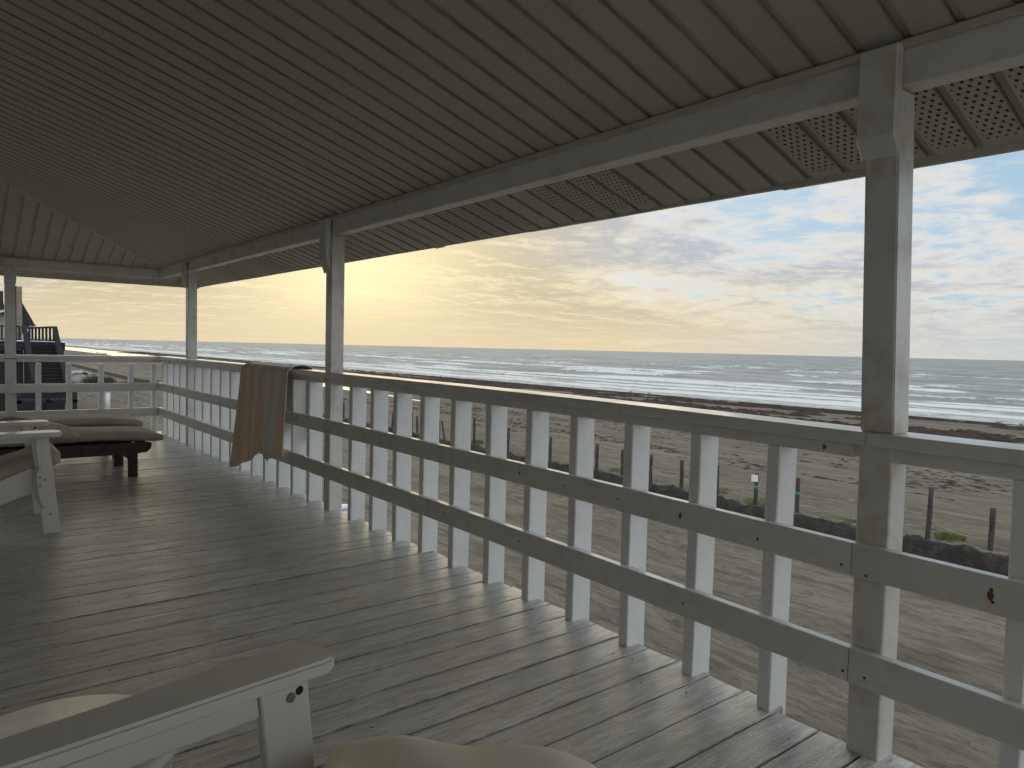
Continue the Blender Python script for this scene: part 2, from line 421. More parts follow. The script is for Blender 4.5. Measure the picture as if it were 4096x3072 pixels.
def runnel(y):
    c = 36.0 + np.clip(y - 60, -40, 220) * 0.066 + 2.0 * (fbm(y * 0.03, y * 0 + 3.1, 3, 5) - 0.5)
    hw = 0.5 + np.clip(y - 55, 0, 190) * 0.047
    return c, hw
TRACKS = []
for k in range(26):
    x0 = 4.2 + k * 0.47 + random.uniform(-0.25, 0.25)
    TRACKS.append((x0, random.uniform(-0.05, 0.13), random.uniform(0.1, 0.9), random.uniform(0.05, 0.16), random.uniform(0, 6.3),
                   random.uniform(0.10, 0.15), random.uniform(0.35, 1.0)))
for k in range(5):
    TRACKS.append((5.5 + k * 1.3, -0.35 + 0.05 * k, 1.5, 0.09, k * 1.3, 0.11, 0.7))
    TRACKS.append((14.0 - k * 0.9, 0.32 + 0.04 * k, 1.2, 0.11, k * 2.1, 0.11, 0.6))
def track_field(X, Y):
    h = np.zeros_like(X); c = np.zeros_like(X)
    for (x0, sl, am, fr, ph, wd, st) in TRACKS:
        xc = x0 + sl * (Y - 8) + am * np.sin(Y * fr + ph)
        for off in (0.0, 1.62):
            d = (X - xc - off) / wd
            band = np.exp(-(d ** 4))
            rim = np.exp(-((np.abs(d) - 1.35) ** 2) * 9)
            tread = 0.5 + 0.5 * np.sin(Y * 42.0 + 2.0 * np.abs(d)) * (1 - np.abs(np.clip(d, -1, 1)) * 0.4)
            grv = 0.5 + 0.5 * np.cos(d * 9.0)
            h += st * (-0.045 * band + 0.030 * rim + 0.022 * band * grv + 0.010 * band * tread)
            c = np.maximum(c, st * band)
    return h, c
def height(X, Y, detail=True):
    edge = 16.75 + 0.30 * (fbm(Y * 0.5, Y * 0 + 1.7, 4, 3) - 0.5) + 0.16 * (fbm(Y * 2.6, X * 1.2, 3, 9) - 0.5)
    bankh = 0.60 + 0.10 * (fbm(Y * 0.35, Y * 0, 3, 4) - 0.5)
    fade = 1 - smooth(60, 95, Y)                     # the cut bank dies out far down the beach
    up = smooth(edge - 0.34, edge + 0.10, X)
    z = GROUND + (bankh * fade + 0.28 * (1 - fade)) * up
    top = GROUND + bankh
    z = z + fade * 0.05 * np.exp(-((X - edge - 0.15) / 0.22) ** 2) * (0.4 + fbm(Y * 1.4, X, 3, 8))
    down = smooth(18.3, 33.0, X)
    z = z * (1 - down) + (-3.86) * down
    c, hw = runnel(Y)
    d = np.abs(X - c + 1.4 * (fbm(X * 0.25, Y * 0.05, 4, 6) - 0.5)) / np.maximum(hw, 0.1)
    dry = 1 - smooth(48, 60, Y) * (1 - smooth(0.85, 1.25, d))
    z = z + smooth(41, 52, X) * 0.16 * (1 - smooth(60, 66, X)) * dry
    z = z - smooth(60, 78, X) * 0.66 - smooth(78, 110, X) * 2.5
    z = z - 0.30 * np.clip(1 - d, 0, 1) ** 0.7 * smooth(48, 60, Y)
    if detail:
        z = z + 0.10 * (fbm(X * 0.22, Y * 0.09, 4, 21) - 0.5)
        z = z + 0.045 * (fbm(X * 1.6, Y * 0.55, 4, 22) - 0.5) * (0.4 + 0.6 * smooth(17.5, 16.5, X))
        road = smooth(16.5, 15.8, X) * smooth(2.6, 3.6, X) * (1 - smooth(90, 140, Y))
        h, tc = track_field(X, Y)
        z = z + h * road
        churn = smooth(16.2, 16.6, X) * smooth(18.0, 17.0, X) * fade
        z = z + churn * 0.30 * (fbm(X * 3.5, Y * 3.5, 4, 31, 0.65) - 0.5)
        rip = smooth(17.4, 18.4, X) * smooth(40, 30, X)
        z = z + rip * 0.05 * (fbm(X * 1.4, Y * 0.8, 4, 33) - 0.5)
        feet = smooth(0.56, 0.70, fbm(X * 1.9, Y * 1.9, 2, 41)) * smooth(6.9, 6.1, X) 
        z = z - 0.07 * feet
        z = z + 0.25 * smooth(30, 200, Y) * smooth(20, 0, X) * (fbm(X * 0.12, Y * 0.05, 4, 50))
        return z, tc * road
    return z, None
X, Y = np.meshgrid(xs, ys)
Zg, TC = height(X, Y)
nx, ny = len(xs), len(ys)
V = np.stack([X.ravel(), Y.ravel(), Zg.ravel()], 1)
i = np.arange(ny - 1)[:, None] * nx + np.arange(nx - 1)[None, :]
F = np.stack([i, i + 1, i + nx + 1, i + nx], -1).reshape(-1, 4)
def grid_mesh(name, V, F, mat, attrs=None):
    me = bpy.data.meshes.new(name)
    me.vertices.add(len(V)); me.vertices.foreach_set('co', V.astype(np.float32).ravel())
    me.loops.add(F.size); me.loops.foreach_set('vertex_index', F.astype(np.int32).ravel())
    me.polygons.add(len(F)); me.polygons.foreach_set('loop_start', np.arange(0, F.size, 4, dtype=np.int32))
    me.update(calc_edges=True); me.validate()
    me.polygons.foreach_set('use_smooth', np.ones(len(me.polygons), dtype=bool))
    for k, a in (attrs or {}).items():
        at = me.attributes.new(k, 'FLOAT', 'POINT'); at.data.foreach_set('value', a.astype(np.float32).ravel())
    me.materials.append(mat); me.update()
    return me
def sand_mat():
    mt, n = new_mat('grey_beach_sand')
    p = n('ShaderNodeNewGeometry').outputs['Position']
    s = n('ShaderNodeSeparateXYZ', {0: p})
    str_ = n.vmath('MULTIPLY', p, (1.0, 0.16, 1.0))
    big = n.noise(n.vmath('MULTIPLY', p, (1.0, 0.35, 1.0)), 0.35, 5, 0.6, 0.5)
    strk = n.noise(str_, 3.2, 5, 0.68, 0.3)
    strk2 = n.noise(n.vmath('MULTIPLY', p, (1.0, 0.10, 1.0)), 1.1, 5, 0.6, 0.8)
    grain = n.noise(p, 28.0, 5, 0.7)
    lump = n.noise(p, 5.0, 4, 0.7)
    tr = n('ShaderNodeAttribute', attribute_name='track').outputs['Fac']
    tread = n.noise(n.vmath('MULTIPLY', p, (1.0, 0.05, 1.0)), 16.0, 3, 0.6, 0.2)
    col = n.mix(n.ramp(big, 0.35, 0.7), (0.245, 0.203, 0.150), (0.185, 0.151, 0.110))
    col = n.mix(n.math('MULTIPLY', n.ramp(strk, 0.44, 0.62), 0.75), col, (0.115, 0.099, 0.077))
    col = n.mix(n.math('MULTIPLY', n.ramp(strk2, 0.48, 0.62), 0.6), col, (0.31, 0.263, 0.203))
    col = n.mix(n.math('MULTIPLY', n.math('MULTIPLY', tr, n.ramp(tread, 0.35, 0.75, 0.35, 1.0)), 0.75, clamp=True), col, (0.34, 0.295, 0.232))
    col = n.mix(n.math('MULTIPLY', n.ramp(grain, 0.55, 0.8), 0.45), col, (0.14, 0.12, 0.095))
    strk3 = n.noise(n.vmath('MULTIPLY', p, (1.0, 0.11, 1.0)), 11.0, 4, 0.65, 0.3)
    col = n.mix(n.math('MULTIPLY', n.ramp(strk3, 0.50, 0.60), 0.55), col, (0.115, 0.096, 0.072))
    # front of the freshly cut bank: its shade painted in as darker clods
    bank = n.math('MULTIPLY', n.ramp(s.outputs[0], 16.05, 16.5), n.ramp(s.outputs[0], 17.12, 16.92))
    col = n.mix(n.math('MULTIPLY', bank, n.ramp(lump, 0.3, 0.6, 0.75, 1.0)), col, (0.040, 0.036, 0.033))
    # wet sand by the water
    wetn = n.math('ADD', s.outputs[2], n.math('MULTIPLY', n.math('SUBTRACT', big, 0.5), 0.16))
    wet = n.ramp(wetn, -3.80, -3.99)
    col = n.mix(n.math('MULTIPLY', wet, 0.8), col, (0.13, 0.115, 0.095))
    rough = n.ramp(n.math('ADD', wetn, 0.0), -3.94, -4.04, 0.95, 0.22)
    h = n.math('ADD', n.math('ADD', n.math('MULTIPLY', strk, 1.0), n.math('MULTIPLY', n.math('ADD', tread, strk3), 0.5)), n.math('ADD', n.math('MULTIPLY', grain, 0.35), n.math('MULTIPLY', lump, 0.6)))
    principled(n, col, rough, h, 1.0, 0.085, spec=0.3)
    return mt
M['sand'] = sand_mat()
ground = obj('sand_ground', grid_mesh('sand_ground', V, F, M['sand'], {'track': TC}))
tag(ground, 'grey sand beach with tyre tracks, cut bank and wet edge', 'beach', kind='structure')

# tidal pool lying behind the seaweed berm
def pool_mat():
    mt, n = new_mat('still_tidal_pool_water')
    p = n('ShaderNodeNewGeometry').outputs['Position']
    h = n.noise(n.vmath('MULTIPLY', p, (1, 0.4, 1)), 2.5, 4, 0.6)
    principled(n, (0.10, 0.095, 0.08), 0.06, h, 0.10, 0.02, IOR=1.33)
    return mt
py = np.linspace(46, 560, 200)
pc, phw = runnel(py)
phw = np.minimum(phw * 1.15 + 0.5, 61.5 - pc)
PV = []; PF = []
for k in range(len(py)):
    for j in range(9):
        PV.append((pc[k] + (j / 4 - 1) * phw[k], py[k], -3.965))
for k in range(len(py) - 1):
    for j in range(8):
        a = k * 9 + j; PF.append((a, a + 1, a + 10, a + 9))
tag(obj('tidal_pool_water', mesh('tidal_pool_water', PV, PF, pool_mat(), True)), 'shallow still tidal pool behind the seaweed line', 'water', kind='structure')

# sea with breaking rows of surf
def sea_mat():
    mt, n = new_mat('grey_surf_water')
    p = n('ShaderNodeNewGeometry').outputs['Position']
    foam = n('ShaderNodeAttribute', attribute_name='foam').outputs['Fac']
    lace = n.noise(n.vmath('MULTIPLY', p, (1.0, 0.45, 1.0)), 1.1, 7, 0.7, 0.8)
    lace2 = n.noise(n.vmath('MULTIPLY', p, (1.0, 0.30, 1.0)), 0.35, 4, 0.6, 0.5)
    f = n.math('ADD', foam, n.math('MULTIPLY', n.math('SUBTRACT', lace, 0.5), 1.5))
    f = n.math('ADD', f, n.math('MULTIPLY', n.math('SUBTRACT', lace2, 0.5), 0.5))
    far = n.ramp(n.noise(n.vmath('MULTIPLY', p, (1.0, 0.38, 1.0)), 0.24, 5, 0.72), 0.575, 0.66, 0.0, 0.85)
    f = n.math('MAXIMUM', n.ramp(f, 0.42, 0.74), far)
    chop = n.noise(n.vmath('MULTIPLY', p, (1.0, 0.30, 1.0)), 0.55, 6, 0.65, 0.6)
    swell = n.noise(n.vmath('MULTIPLY', p, (1.0, 0.22, 1.0)), 0.085, 5, 0.6, 0.5)
    body = n.mix(n.ramp(swell, 0.35, 0.65), (0.26, 0.267, 0.25), (0.42, 0.415, 0.385))
    col = n.mix(f, body, (0.82, 0.81, 0.78))
    h = n.math('ADD', n.math('MULTIPLY', chop, 0.6), n.math('MULTIPLY', swell, 2.4))
    principled(n, col, n.ramp(f, 0.0, 1.0, 0.55, 0.8), h, 1.0, 0.7, spec=0.3, IOR=1.33)
    return mt
M['sea'] = sea_mat()
sx = np.array(list(steps((72, 110, 0.30))) [:-1] + geom(110, 900, 0.36, 1.0135) + [1000, 1300, 2000, 4000, 9000, 20000, 40000.0])
sy = np.array([-3000.0, -1000, -400, -150, -60] + list(steps((-20, 120, 0.75))) [:-1] + geom(120, 1500, 0.95, 1.0125) + [2000, 3000, 5000, 9000, 20000, 40000.0])
SX, SY = np.meshgrid(sx, sy)
SZ = np.full_like(SX, -4.30); FO = np.zeros_like(SX)
crests = [79.5, 83.5, 88, 93.5, 100, 108, 117, 127, 139, 152, 168, 186, 207, 232, 262, 298, 340, 395, 460, 540, 640, 760]
for ci, xc in enumerate(crests):
    wob = xc + (3.5 + 0.03 * xc) * (fbm(SY * 0.011, SY * 0 + ci * 3.7, 3, 60 + ci) - 0.5) * 2.0 + 1.4 * (fbm(SY * 0.07, SY * 0 + ci, 3, 90 + ci) - 0.5)
    amp = np.interp(xc, [79, 90, 120, 180, 300, 760], [0.08, 0.26, 0.55, 0.66, 0.60, 0.50])
    env = np.clip(fbm(SY * 0.026 + ci * 7.7, SY * 0, 4, 120 + ci, 0.65) * 3.2 - 0.95, 0.05, 1.3)
    wd = np.interp(xc, [79, 120, 300, 760], [0.9, 1.5, 2.6, 5.0])
    d = SX - wob
    prof = np.where(d < 0, np.exp(-(d / (wd * 0.55)) ** 2), np.exp(-(d / (wd * 1.7)) ** 2))
    SZ += amp * env * prof
    brk = smooth(0.35, 0.95, env + 0.35 * (xc < 100))
    tail = np.where(d < 0, np.exp(-(d / (wd * 0.75)) ** 2) * 0.95, np.exp(-d / (wd * (2.8 if xc < 130 else 1.3))) * 0.75)
    dist = np.interp(xc, [79, 110, 170, 260, 400], [1.0, 1.0, 0.95, 0.75, 0.5])
    FO = np.maximum(FO, tail * brk * dist)
FO += 0.30 * smooth(96, 78, SX) 
FO += 0.20 * smooth(190, 110, SX)
SZ += 0.10 * (fbm(SX * 0.35, SY * 0.12, 4, 70) - 0.5) * smooth(76, 95, SX)
near_shore = smooth(84, 76, SX)
SZ = SZ * (1 - near_shore) + (-4.30 + 0.02 * fbm(SX * 0.6, SY * 0.2, 3, 71)) * near_shore
nsx, nsy = len(sx), len(sy)
i = np.arange(nsy - 1)[:, None] * nsx + np.arange(nsx - 1)[None, :]
SF = np.stack([i, i + 1, i + nsx + 1, i + nsx], -1).reshape(-1, 4)
sea = obj('sea', grid_mesh('sea', np.stack([SX.ravel(), SY.ravel(), SZ.ravel()], 1), SF, M['sea'], {'foam': FO}))
tag(sea, 'grey sea with rows of white breaking surf', 'sea', kind='structure')

def ground_z(x, y):
    """height of the sand sheet itself (bilinear in its grid)"""
    a = min(max(int(np.searchsorted(xs, x)) - 1, 0), nx - 2); b = min(max(int(np.searchsorted(ys, y)) - 1, 0), ny - 2)
    u = (x - xs[a]) / (xs[a + 1] - xs[a]); v = (y - ys[b]) / (ys[b + 1] - ys[b])
    return float((Zg[b, a] * (1 - u) + Zg[b, a + 1] * u) * (1 - v) + (Zg[b + 1, a] * (1 - u) + Zg[b + 1, a + 1] * u) * v)

# seaweed: uncountable, one object
def seaweed():
    V = []; F = []
    def clump(x, y, z, rx, ry, h, a):
        b = len(V); n = 7
        V.append((x, y, z + h)) 
        for k in range(n):
            t = 2 * math.pi * k / n + random.uniform(-.3, .3); r = random.uniform(0.55, 1.25)
            dx = math.cos(t) * rx * r; dy = math.sin(t) * ry * r
            V.append((x + dx * math.cos(a) - dy * math.sin(a), y + dx * math.sin(a) + dy * math.cos(a), z - 0.02 + h * random.uniform(-.1, .45)))
        for k in range(n): F.append((b, b + 1 + k, b + 1 + (k + 1) % n))
    pts = []
    # thick wrack line near the water
    N = 34000
    yy = np.concatenate([rng.uniform(2, 90, N // 2), rng.uniform(60, 330, N // 2)])
    xx = 56.5 + 5.5 * rng.standard_normal(N) + 2.0 * (fbm(yy * 0.02, yy * 0, 3, 200) - 0.5)
    xx = np.where(rng.random(N) < 0.35, 63.5 + 1.3 * rng.standard_normal(N), xx)
    dn = fbm(xx * 0.30 + yy * 0.05, yy * 0.060 - xx * 0.05, 4, 201, 0.6)
    keep = (dn > 0.485 - 0.06 * (xx > 60)) & (xx < 66.5) & (xx > 44)
    for x, y in zip(xx[keep], yy[keep]): pts.append((x, y, random.uniform(.14, .46), random.uniform(.3, 1.2), random.uniform(.05, .22)))
    # thin streaks further up the sand
    N = 15000
    yy = np.concatenate([rng.uniform(4, 60, N // 2), rng.uniform(40, 160, N // 2)]); xx = rng.uniform(23, 48, N)
    dn = fbm(xx * 0.75, yy * 0.17, 4, 205); d2 = fbm(xx * 0.12, yy * 0.04, 3, 206)
    band = np.exp(-((xx - 29 - 0.0 * yy) / 4.5) ** 2) + 0.8 * np.exp(-((xx - 41) / 3.0) ** 2)
    keep = (dn + 0.18 * (d2 - 0.5) + 0.12 * band > 0.64)
    for x, y in zip(xx[keep], yy[keep]): pts.append((x, y, random.uniform(.05, .16), random.uniform(.12, .45), random.uniform(.015, .05)))
    P = np.array([(p[0], p[1]) for p in pts])
    zz, _ = height(P[:, 0][None, :], P[:, 1][None, :])
    for p, z in zip(pts, zz[0]): clump(p[0], p[1], z, p[2], p[3], p[4], random.uniform(-.25, .25))
    return V, F
def seaweed_mat():
    mt, n = new_mat('dark_reddish_seaweed')
    p = n('ShaderNodeNewGeometry').outputs['Position']
    t = n.noise(p, 2.2, 5, 0.6)
    col = n.mix(n.ramp(t, 0.3, 0.7), (0.065, 0.034, 0.024), (0.034, 0.022, 0.019))
    principled(n, col, 0.85, n.noise(p, 30, 3, 0.6), 0.6, 0.05)
    return mt
SV, SFc = seaweed()
tag(obj('seaweed', mesh('seaweed', SV, SFc, seaweed_mat())), 'dark reddish brown seaweed washed up along the beach', 'seaweed', kind='stuff')
# pale twigs, shells and reed bits littering the top of the bank and the foot of the deck
DV = []; DF = []
for k in range(1500):
    if k < 1100: x, y = random.uniform(17.0, 21.5), random.uniform(3, 40)
    else: x, y = random.uniform(5.2, 7.6), random.uniform(1.5, 9)
    z = ground_z(x, y) + 0.012; a = random.uniform(0, 6.28); L = random.uniform(.03, .16); t = random.uniform(.006, .014)
    c, s = math.cos(a), math.sin(a); b = len(DV)
    for (u, v, ww) in ((-L, -t, 0), (L, -t, .01), (L, t, .01), (-L, t, 0), (-L, 0, t * 1.6), (L, 0, t * 1.6)):
        DV.append((x + u * c - v * s, y + u * s + v * c, z + ww))
    DF += [(b, b + 1, b + 5, b + 4), (b + 3, b + 4, b + 5, b + 2), (b, b + 4, b + 3), (b + 1, b + 2, b + 5)]
M['reed'] = simple('dry_reed_litter', (0.34, 0.29, 0.21), 0.9, 0.55, 3)
tag(obj('reed_litter', mesh('reed_litter', DV, DF, M['reed'])), 'small dry reed pieces and twigs scattered over the sand', 'litter', kind='stuff')

# ------------------------------------------------------------------ porch floor
PX = 2.153                        # inner face of posts and balusters
FY = 9.95                         # inner face of the far railing
floor = empty('porch_floor', (0, 0, 0)); tag(floor, 'weathered white painted plank porch floor', 'floor', kind='structure')
def plank(y0, y1, x0, x1):
    """painted board with eased edges, a slightly crowned top and a ragged outer end"""
    hz_ = random.uniform(-0.0015, 0.0015); tilt = random.uniform(-0.0012, 0.0012)
    g = random.uniform(0.0012, 0.0030)
    ya, yb = y0 + g, y1 - g
    prof = [(ya, -0.036), (ya, -0.006), (ya + 0.0035, -0.0004 + hz_ + tilt), ((ya + yb) / 2, 0.0008 + hz_), (yb - 0.0035, -0.0004 + hz_ - tilt), (yb, -0.006), (yb, -0.036)]
    V = []; n = len(prof); stations = [x0, (x0 + x1) / 2, x1 - 0.05, x1]
    for si, x in enumerate(stations):
        for (py_, pz) in prof:
            dx = random.uniform(-0.006, 0.004) if si == 3 else 0
            V.append((x + dx, py_ - (y0 + y1) / 2, pz))
    F = []
    for s in range(len(stations) - 1):
        for k in range(n - 1): F.append((s * n + k, s * n + k + 1, (s + 1) * n + k + 1, (s + 1) * n + k))
        F.append((s * n + n - 1, s * n, (s + 1) * n, (s + 1) * n + n - 1))
    F.append(tuple(range(n))[::-1]); b = (len(stations) - 1) * n; F.append(tuple(b + k for k in range(n)))
    return V, F
nail_me = disc_mesh('nail_head', 0.0036, 0.002, M['nail'], 8)
y = 0.981 - 0.15 * 32; k = 0
while y < 10.2:
    y1 = y + 0.15
    xe = PX + 0.075 + random.uniform(-0.008, 0.008)
    if 0.9 < y < 1.2: xe = PX + 0.03
    x_in = -1.52
    Vp, Fp = plank(y, y1, x_in, xe)
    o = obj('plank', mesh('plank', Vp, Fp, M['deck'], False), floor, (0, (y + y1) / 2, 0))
    if 0.5 < y < 8.5:
        for xx in (2.05, 1.55, 0.98, 0.42):
            for s in (-0.035, 0.035):
                if random.random() < 0.28:
                    obj('nail_head', nail_me, o, (xx + random.uniform(-.09, .09), s + random.uniform(-.01, .01), 0.0006))
    y = y1; k += 1
# joists and rim under the boards
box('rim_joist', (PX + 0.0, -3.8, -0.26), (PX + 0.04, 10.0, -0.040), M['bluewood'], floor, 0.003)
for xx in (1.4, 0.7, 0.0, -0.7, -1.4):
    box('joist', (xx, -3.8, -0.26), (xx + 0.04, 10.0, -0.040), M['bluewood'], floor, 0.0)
# stilts that carry the porch
for i_, (xx, yy) in enumerate(((2.0, 9.8), (2.0, 6.0), (2.0, 2.0), (-1.2, 9.8), (-1.2, 2.0))):
    obj('stilt', tube_mesh('stilt', [(xx, yy, -0.27), (xx, yy, -3.7)], 0.13, M['greywood'], 12), floor)
# white house wall on the landward side of the porch
wall = box('wall_house', (-1.70, -3.8, -0.3), (-1.53, 12.0, 3.6), M['siding'], None, 0.0)
tag(wall, 'pale house wall on the landward side of the porch', 'wall', kind='structure')

# ------------------------------------------------------------------ railings
def wob(y):
    return float(np.interp(y, [-1, 1.05, 1.32, 1.98, 2.95, 4.6, 10], [-.02, -.0077, -.004, .005, .011, .014, .014]))
def rail_along_y(name, x0, x1, z0, z1, y0, y1, parent, mat, n=14, bev=0.004, lift=0.0):
    """a long board that follows the slight wave of the old railing"""
    V = []; ysn = np.linspace(y0, y1, n)
    prof = [(x0, z0 + bev), (x0, z1 - bev), (x0 + bev, z1), (x1 - bev, z1), (x1, z1 - bev), (x1, z0 + bev), (x1 - bev, z0), (x0 + bev, z0)]
    cy = (y0 + y1) / 2
    for yy in ysn:
        dz_ = wob(yy) + lift
        for (px_, pz) in prof: V.append((px_ + random.uniform(-.0006, .0006), yy - cy, pz + dz_ + random.uniform(-.0005, .0005)))
    F = []; m_ = 8
    for s in range(n - 1):
        for q in range(m_): F.append((s * m_ + q, (s + 1) * m_ + q, (s + 1) * m_ + (q + 1) % m_, s * m_ + (q + 1) % m_))
    F.append(tuple(range(m_))); F.append(tuple((n - 1) * m_ + q for q in range(m_))[::-1])
    return obj(name, mesh(name, V, F, mat), parent, (0, cy, 0))
CAP0, CAP1 = 0.945, 0.985
R1 = empty('railing', (PX, 4.5, 0)); R1.location = (0, 0, 0)
tag(R1, 'white seaward porch railing with two slat rails, running from right foreground to far corner', 'railing')
seams = [-3.8, 1.0, 4.87, 8.70, 9.985]
for a, b in zip(seams[:-1], seams[1:]):
    rail_along_y('top_rail', PX - 0.028, PX + 0.125, CAP0, CAP1, a + 0.0012, b - 0.0012, R1, M['rail_y'])
    rail_along_y('middle_rail', PX - 0.039, PX - 0.0008, 0.5527, 0.652, a + 0.0015 + 0.02, b - 0.0015 + (0.02 if b < 9 else -0.045), R1, M['rail_y'])
    rail_along_y('bottom_rail', PX - 0.039, PX - 0.0008, 0.2288, 0.3345, a + 0.0015 + 0.015, b - 0.0015 + (0.015 if b < 9 else -0.045), R1, M['rail_y'])
for a, b in ((-3.8, 0.952), (1.052, 4.82), (4.925, 8.66), (8.765, 9.93)):
    rail_along_y('under_rail', PX + 0.001, PX + 0.085, 0.903, CAP0 - 0.001, a, b, R1, M['rail_y'])
lefts = [4.517, 4.208, 3.89, 3.585, 3.261, 2.936, 2.617, 2.308, 1.983, 1.66, 1.34, 0.631, 0.31, -0.01, -0.33, -0.65, -0.97, -1.29, -1.61, -1.93, -2.25, -2.57, -2.89, -3.21, -3.53, 8.427, 8.115, 7.802, 7.48, 7.16, 6.84, 6.52, 6.20, 5.88, 5.56, 5.24, 9.07, 9.37, 9.682, 9.92]
def baluster_mesh(top, seed):
    rs = random.Random(seed); V = []; n = 6; wx, wy = 0.108, 0.049; b = 0.004
    prof = [(0, b), (b, 0), (wx - b, 0), (wx, b), (wx, wy - b), (wx - b, wy), (b, wy), (0, wy - b)]
    zs_ = np.linspace(-0.05, top, n)
    bow = rs.uniform(-.004, .004)
    for zz in zs_:
        t = (zz + 0.05) / (top + 0.05); off = bow * math.sin(t * math.pi)
        for (a, c) in prof: V.append((a + rs.uniform(-.001, .001), c + off + rs.uniform(-.001, .001), zz))
    F = []
    for s in range(n - 1):
        for q in range(8): F.append((s * 8 + q, s * 8 + (q + 1) % 8, (s + 1) * 8 + (q + 1) % 8, (s + 1) * 8 + q))
    F.append(tuple(range(8))[::-1]); F.append(tuple((n - 1) * 8 + q for q in range(8)))
    return mesh('baluster', V, F, M['bal'])
bal_m = [baluster_mesh(0.905, s) for s in range(4)]
for q, L in enumerate(lefts):
    top = 0.902 + wob(L)
    o = obj('baluster', bal_m[q % 4], R1, (PX + random.uniform(0.0, 0.003), L - 0.049, 0), (random.uniform(-.006, .006), 0, random.uniform(-.02, .02)))
    o.scale = (1, 1, (top + 0.05) / 0.955)
    o.location.z = -0.05 + 0.05 * o.scale.z
# rust stains and screws on the inner faces
def stain(parent, y_, z_, w_, h_, x_=None):
    n = 26; V = [(0, 0, 0)]; ph = random.uniform(0, 6)
    for k in range(n):
        a = 2 * math.pi * k / n; r = 0.8 + 0.16 * math.sin(3 * a + ph) + 0.10 * math.sin(7 * a + 2 * ph) + random.uniform(-.05, .05)
        zz = math.sin(a) * h_ * r; V.append((0, math.cos(a) * w_ * r * (0.55 if zz < -0.4 * h_ else 1.0), zz))
    F = [(0, 1 + (k + 1) % n, 1 + k) for k in range(n)]
    return obj('rust_stain', mesh('rust_stain', V, F, M['rust']), parent, ((PX - 0.0398) if x_ is None else x_, y_, z_))
screw_me = disc_mesh('screw_head', 0.0045, 0.0022, M['nail'], 10)
for (yy, zz) in ((1.05, 0.58), (0.975, 0.565), (1.03, 0.26), (0.965, 0.262), (1.66, 0.595), (1.97, 0.60), (0.65, 0.585), (2.29, 0.60), (2.92, 0.61), (3.57, 0.60), (4.50, 0.61), (1.63, 0.28), (2.59, 0.285), (3.24, 0.29), (4.19, 0.285), (4.84, 0.275), (4.89, 0.285), (5.54, 0.60), (6.5, 0.61), (7.8, 0.6)):
    obj('screw_head', screw_me, R1, (PX - 0.0402, yy, zz + wob(yy)), (0, -math.pi / 2, 0))
stain(R1, 0.655, 0.592, 0.010, 0.022); stain(R1, 1.655, 0.600, 0.007, 0.016); stain(R1, 1.335, 0.585, 0.006, 0.007)
stain(R1, 2.60, 0.615, 0.009, 0.011); stain(R1, 4.20, 0.60, 0.004, 0.03)
stain(R1, 1.14, 0.915, 0.008, 0.012, PX + 0.0004)

# far railing across the end of the porch
R2 = empty('railing', (0, 0, 0)); tag(R2, 'white cross railing at the far end of the porch, behind the loungers', 'railing')
def rail_along_x(name, y0, y1, z0, z1, x0, x1):
    return box(name, (x0, y0, z0), (x1, y1, z1), M['rail_x'], R2, 0.004)
rail_along_x('top_rail', FY - 0.028, FY + 0.125, CAP0 + 0.012, CAP1 + 0.012, -1.5, 0.520); rail_along_x('top_rail', FY - 0.028, FY + 0.125, CAP0 + 0.012, CAP1 + 0.012, 0.522, PX - 0.031)
rail_along_x('under_rail', FY + 0.002, FY + 0.085, 0.917, CAP0 + 0.011, -1.5, 0.52); rail_along_x('under_rail', FY + 0.002, FY + 0.085, 0.917, CAP0 + 0.011, 0.632, PX + 0.04)
for z0, z1 in ((0.563, 0.662), (0.245, 0.349)):
    rail_along_x('middle_rail' if z0 > 0.5 else 'bottom_rail', FY - 0.039, FY - 0.0008, z0, z1, -1.5, PX - 0.043)
for xa in (0.811, 1.127, 1.453, 1.781, 2.051, 0.25, -0.07, -0.39, -0.71, -1.03, -1.35):
    V_ = [(v.co.y, v.co.x, v.co.z) for v in bal_m[0].vertices]
    F_ = [tuple(p.vertices)[::-1] for p in bal_m[0].polygons]
    if 'far_bal' not in bpy.data.meshes:
        mm = mesh('far_bal', V_, F_, M['bal'])
    o = obj('baluster', bpy.data.meshes['far_bal'], R2, (xa, FY, 0), (0, random.uniform(-.012, .012), 0)); o.scale = (1, 1, 0.999)

# ------------------------------------------------------------------ porch posts with cleat boards
def post(name, x, y0, label, z0, lean=0.0, br=(0.0, 0.1, 1.83, 1.775), far=False):
    t = empty(name, (x, y0, 0)); tag(t, label, 'post', 'square posts carrying the porch roof')
    wx, wy = 0.100, 0.0965
    bm = bmesh.new()
    box_bm(bm, (0, 0, z0), (wx, wy, CAP0 - 0.001), 0.004, 1)
    low = obj('lower_shaft', finish(bm, 'lower_shaft', M['post']), t)
    sh = Matrix.Shear('XY', 4, (0, 0)); sh[1][2] = lean
    bm = bmesh.new(); box_bm(bm, (0, 0, 0), (wx, wy, 1.973 - CAP1 - wob(y0)), 0.004, 2, sh)
    obj('upper_shaft', finish(bm, 'upper_shaft', M['post']), t, (0, 0, CAP1 + wob(y0) + 0.0008))
    # cleat: 2x board with a chamfered foot nailed over beam and post
    a, b, zc, ze = br
    poly = [(-0.0405, 2.086), (-0.0405, zc), (-0.001, ze), (-0.001, 2.098)]
    if far:
        poly = [(p[0], p[1]) for p in poly]
        prism('cleat_board', poly, 0, a, b, M['post'], t, 0.003)
    else:
        prism('cleat_board', poly, 1, a, b, M['post'], t, 0.003)
    return t
pA = post('porch_post', PX, 0.934, 'nearest thick white post at right with rust-stained joint at the rail', -0.3, 0.029, (0.022, 0.130, 1.833, 1.778))
pB = post('porch_post', PX, 4.816, 'white porch post beside the striped towel, second from right', -0.3, -0.004, (0.012, 0.125, 1.808, 1.709))
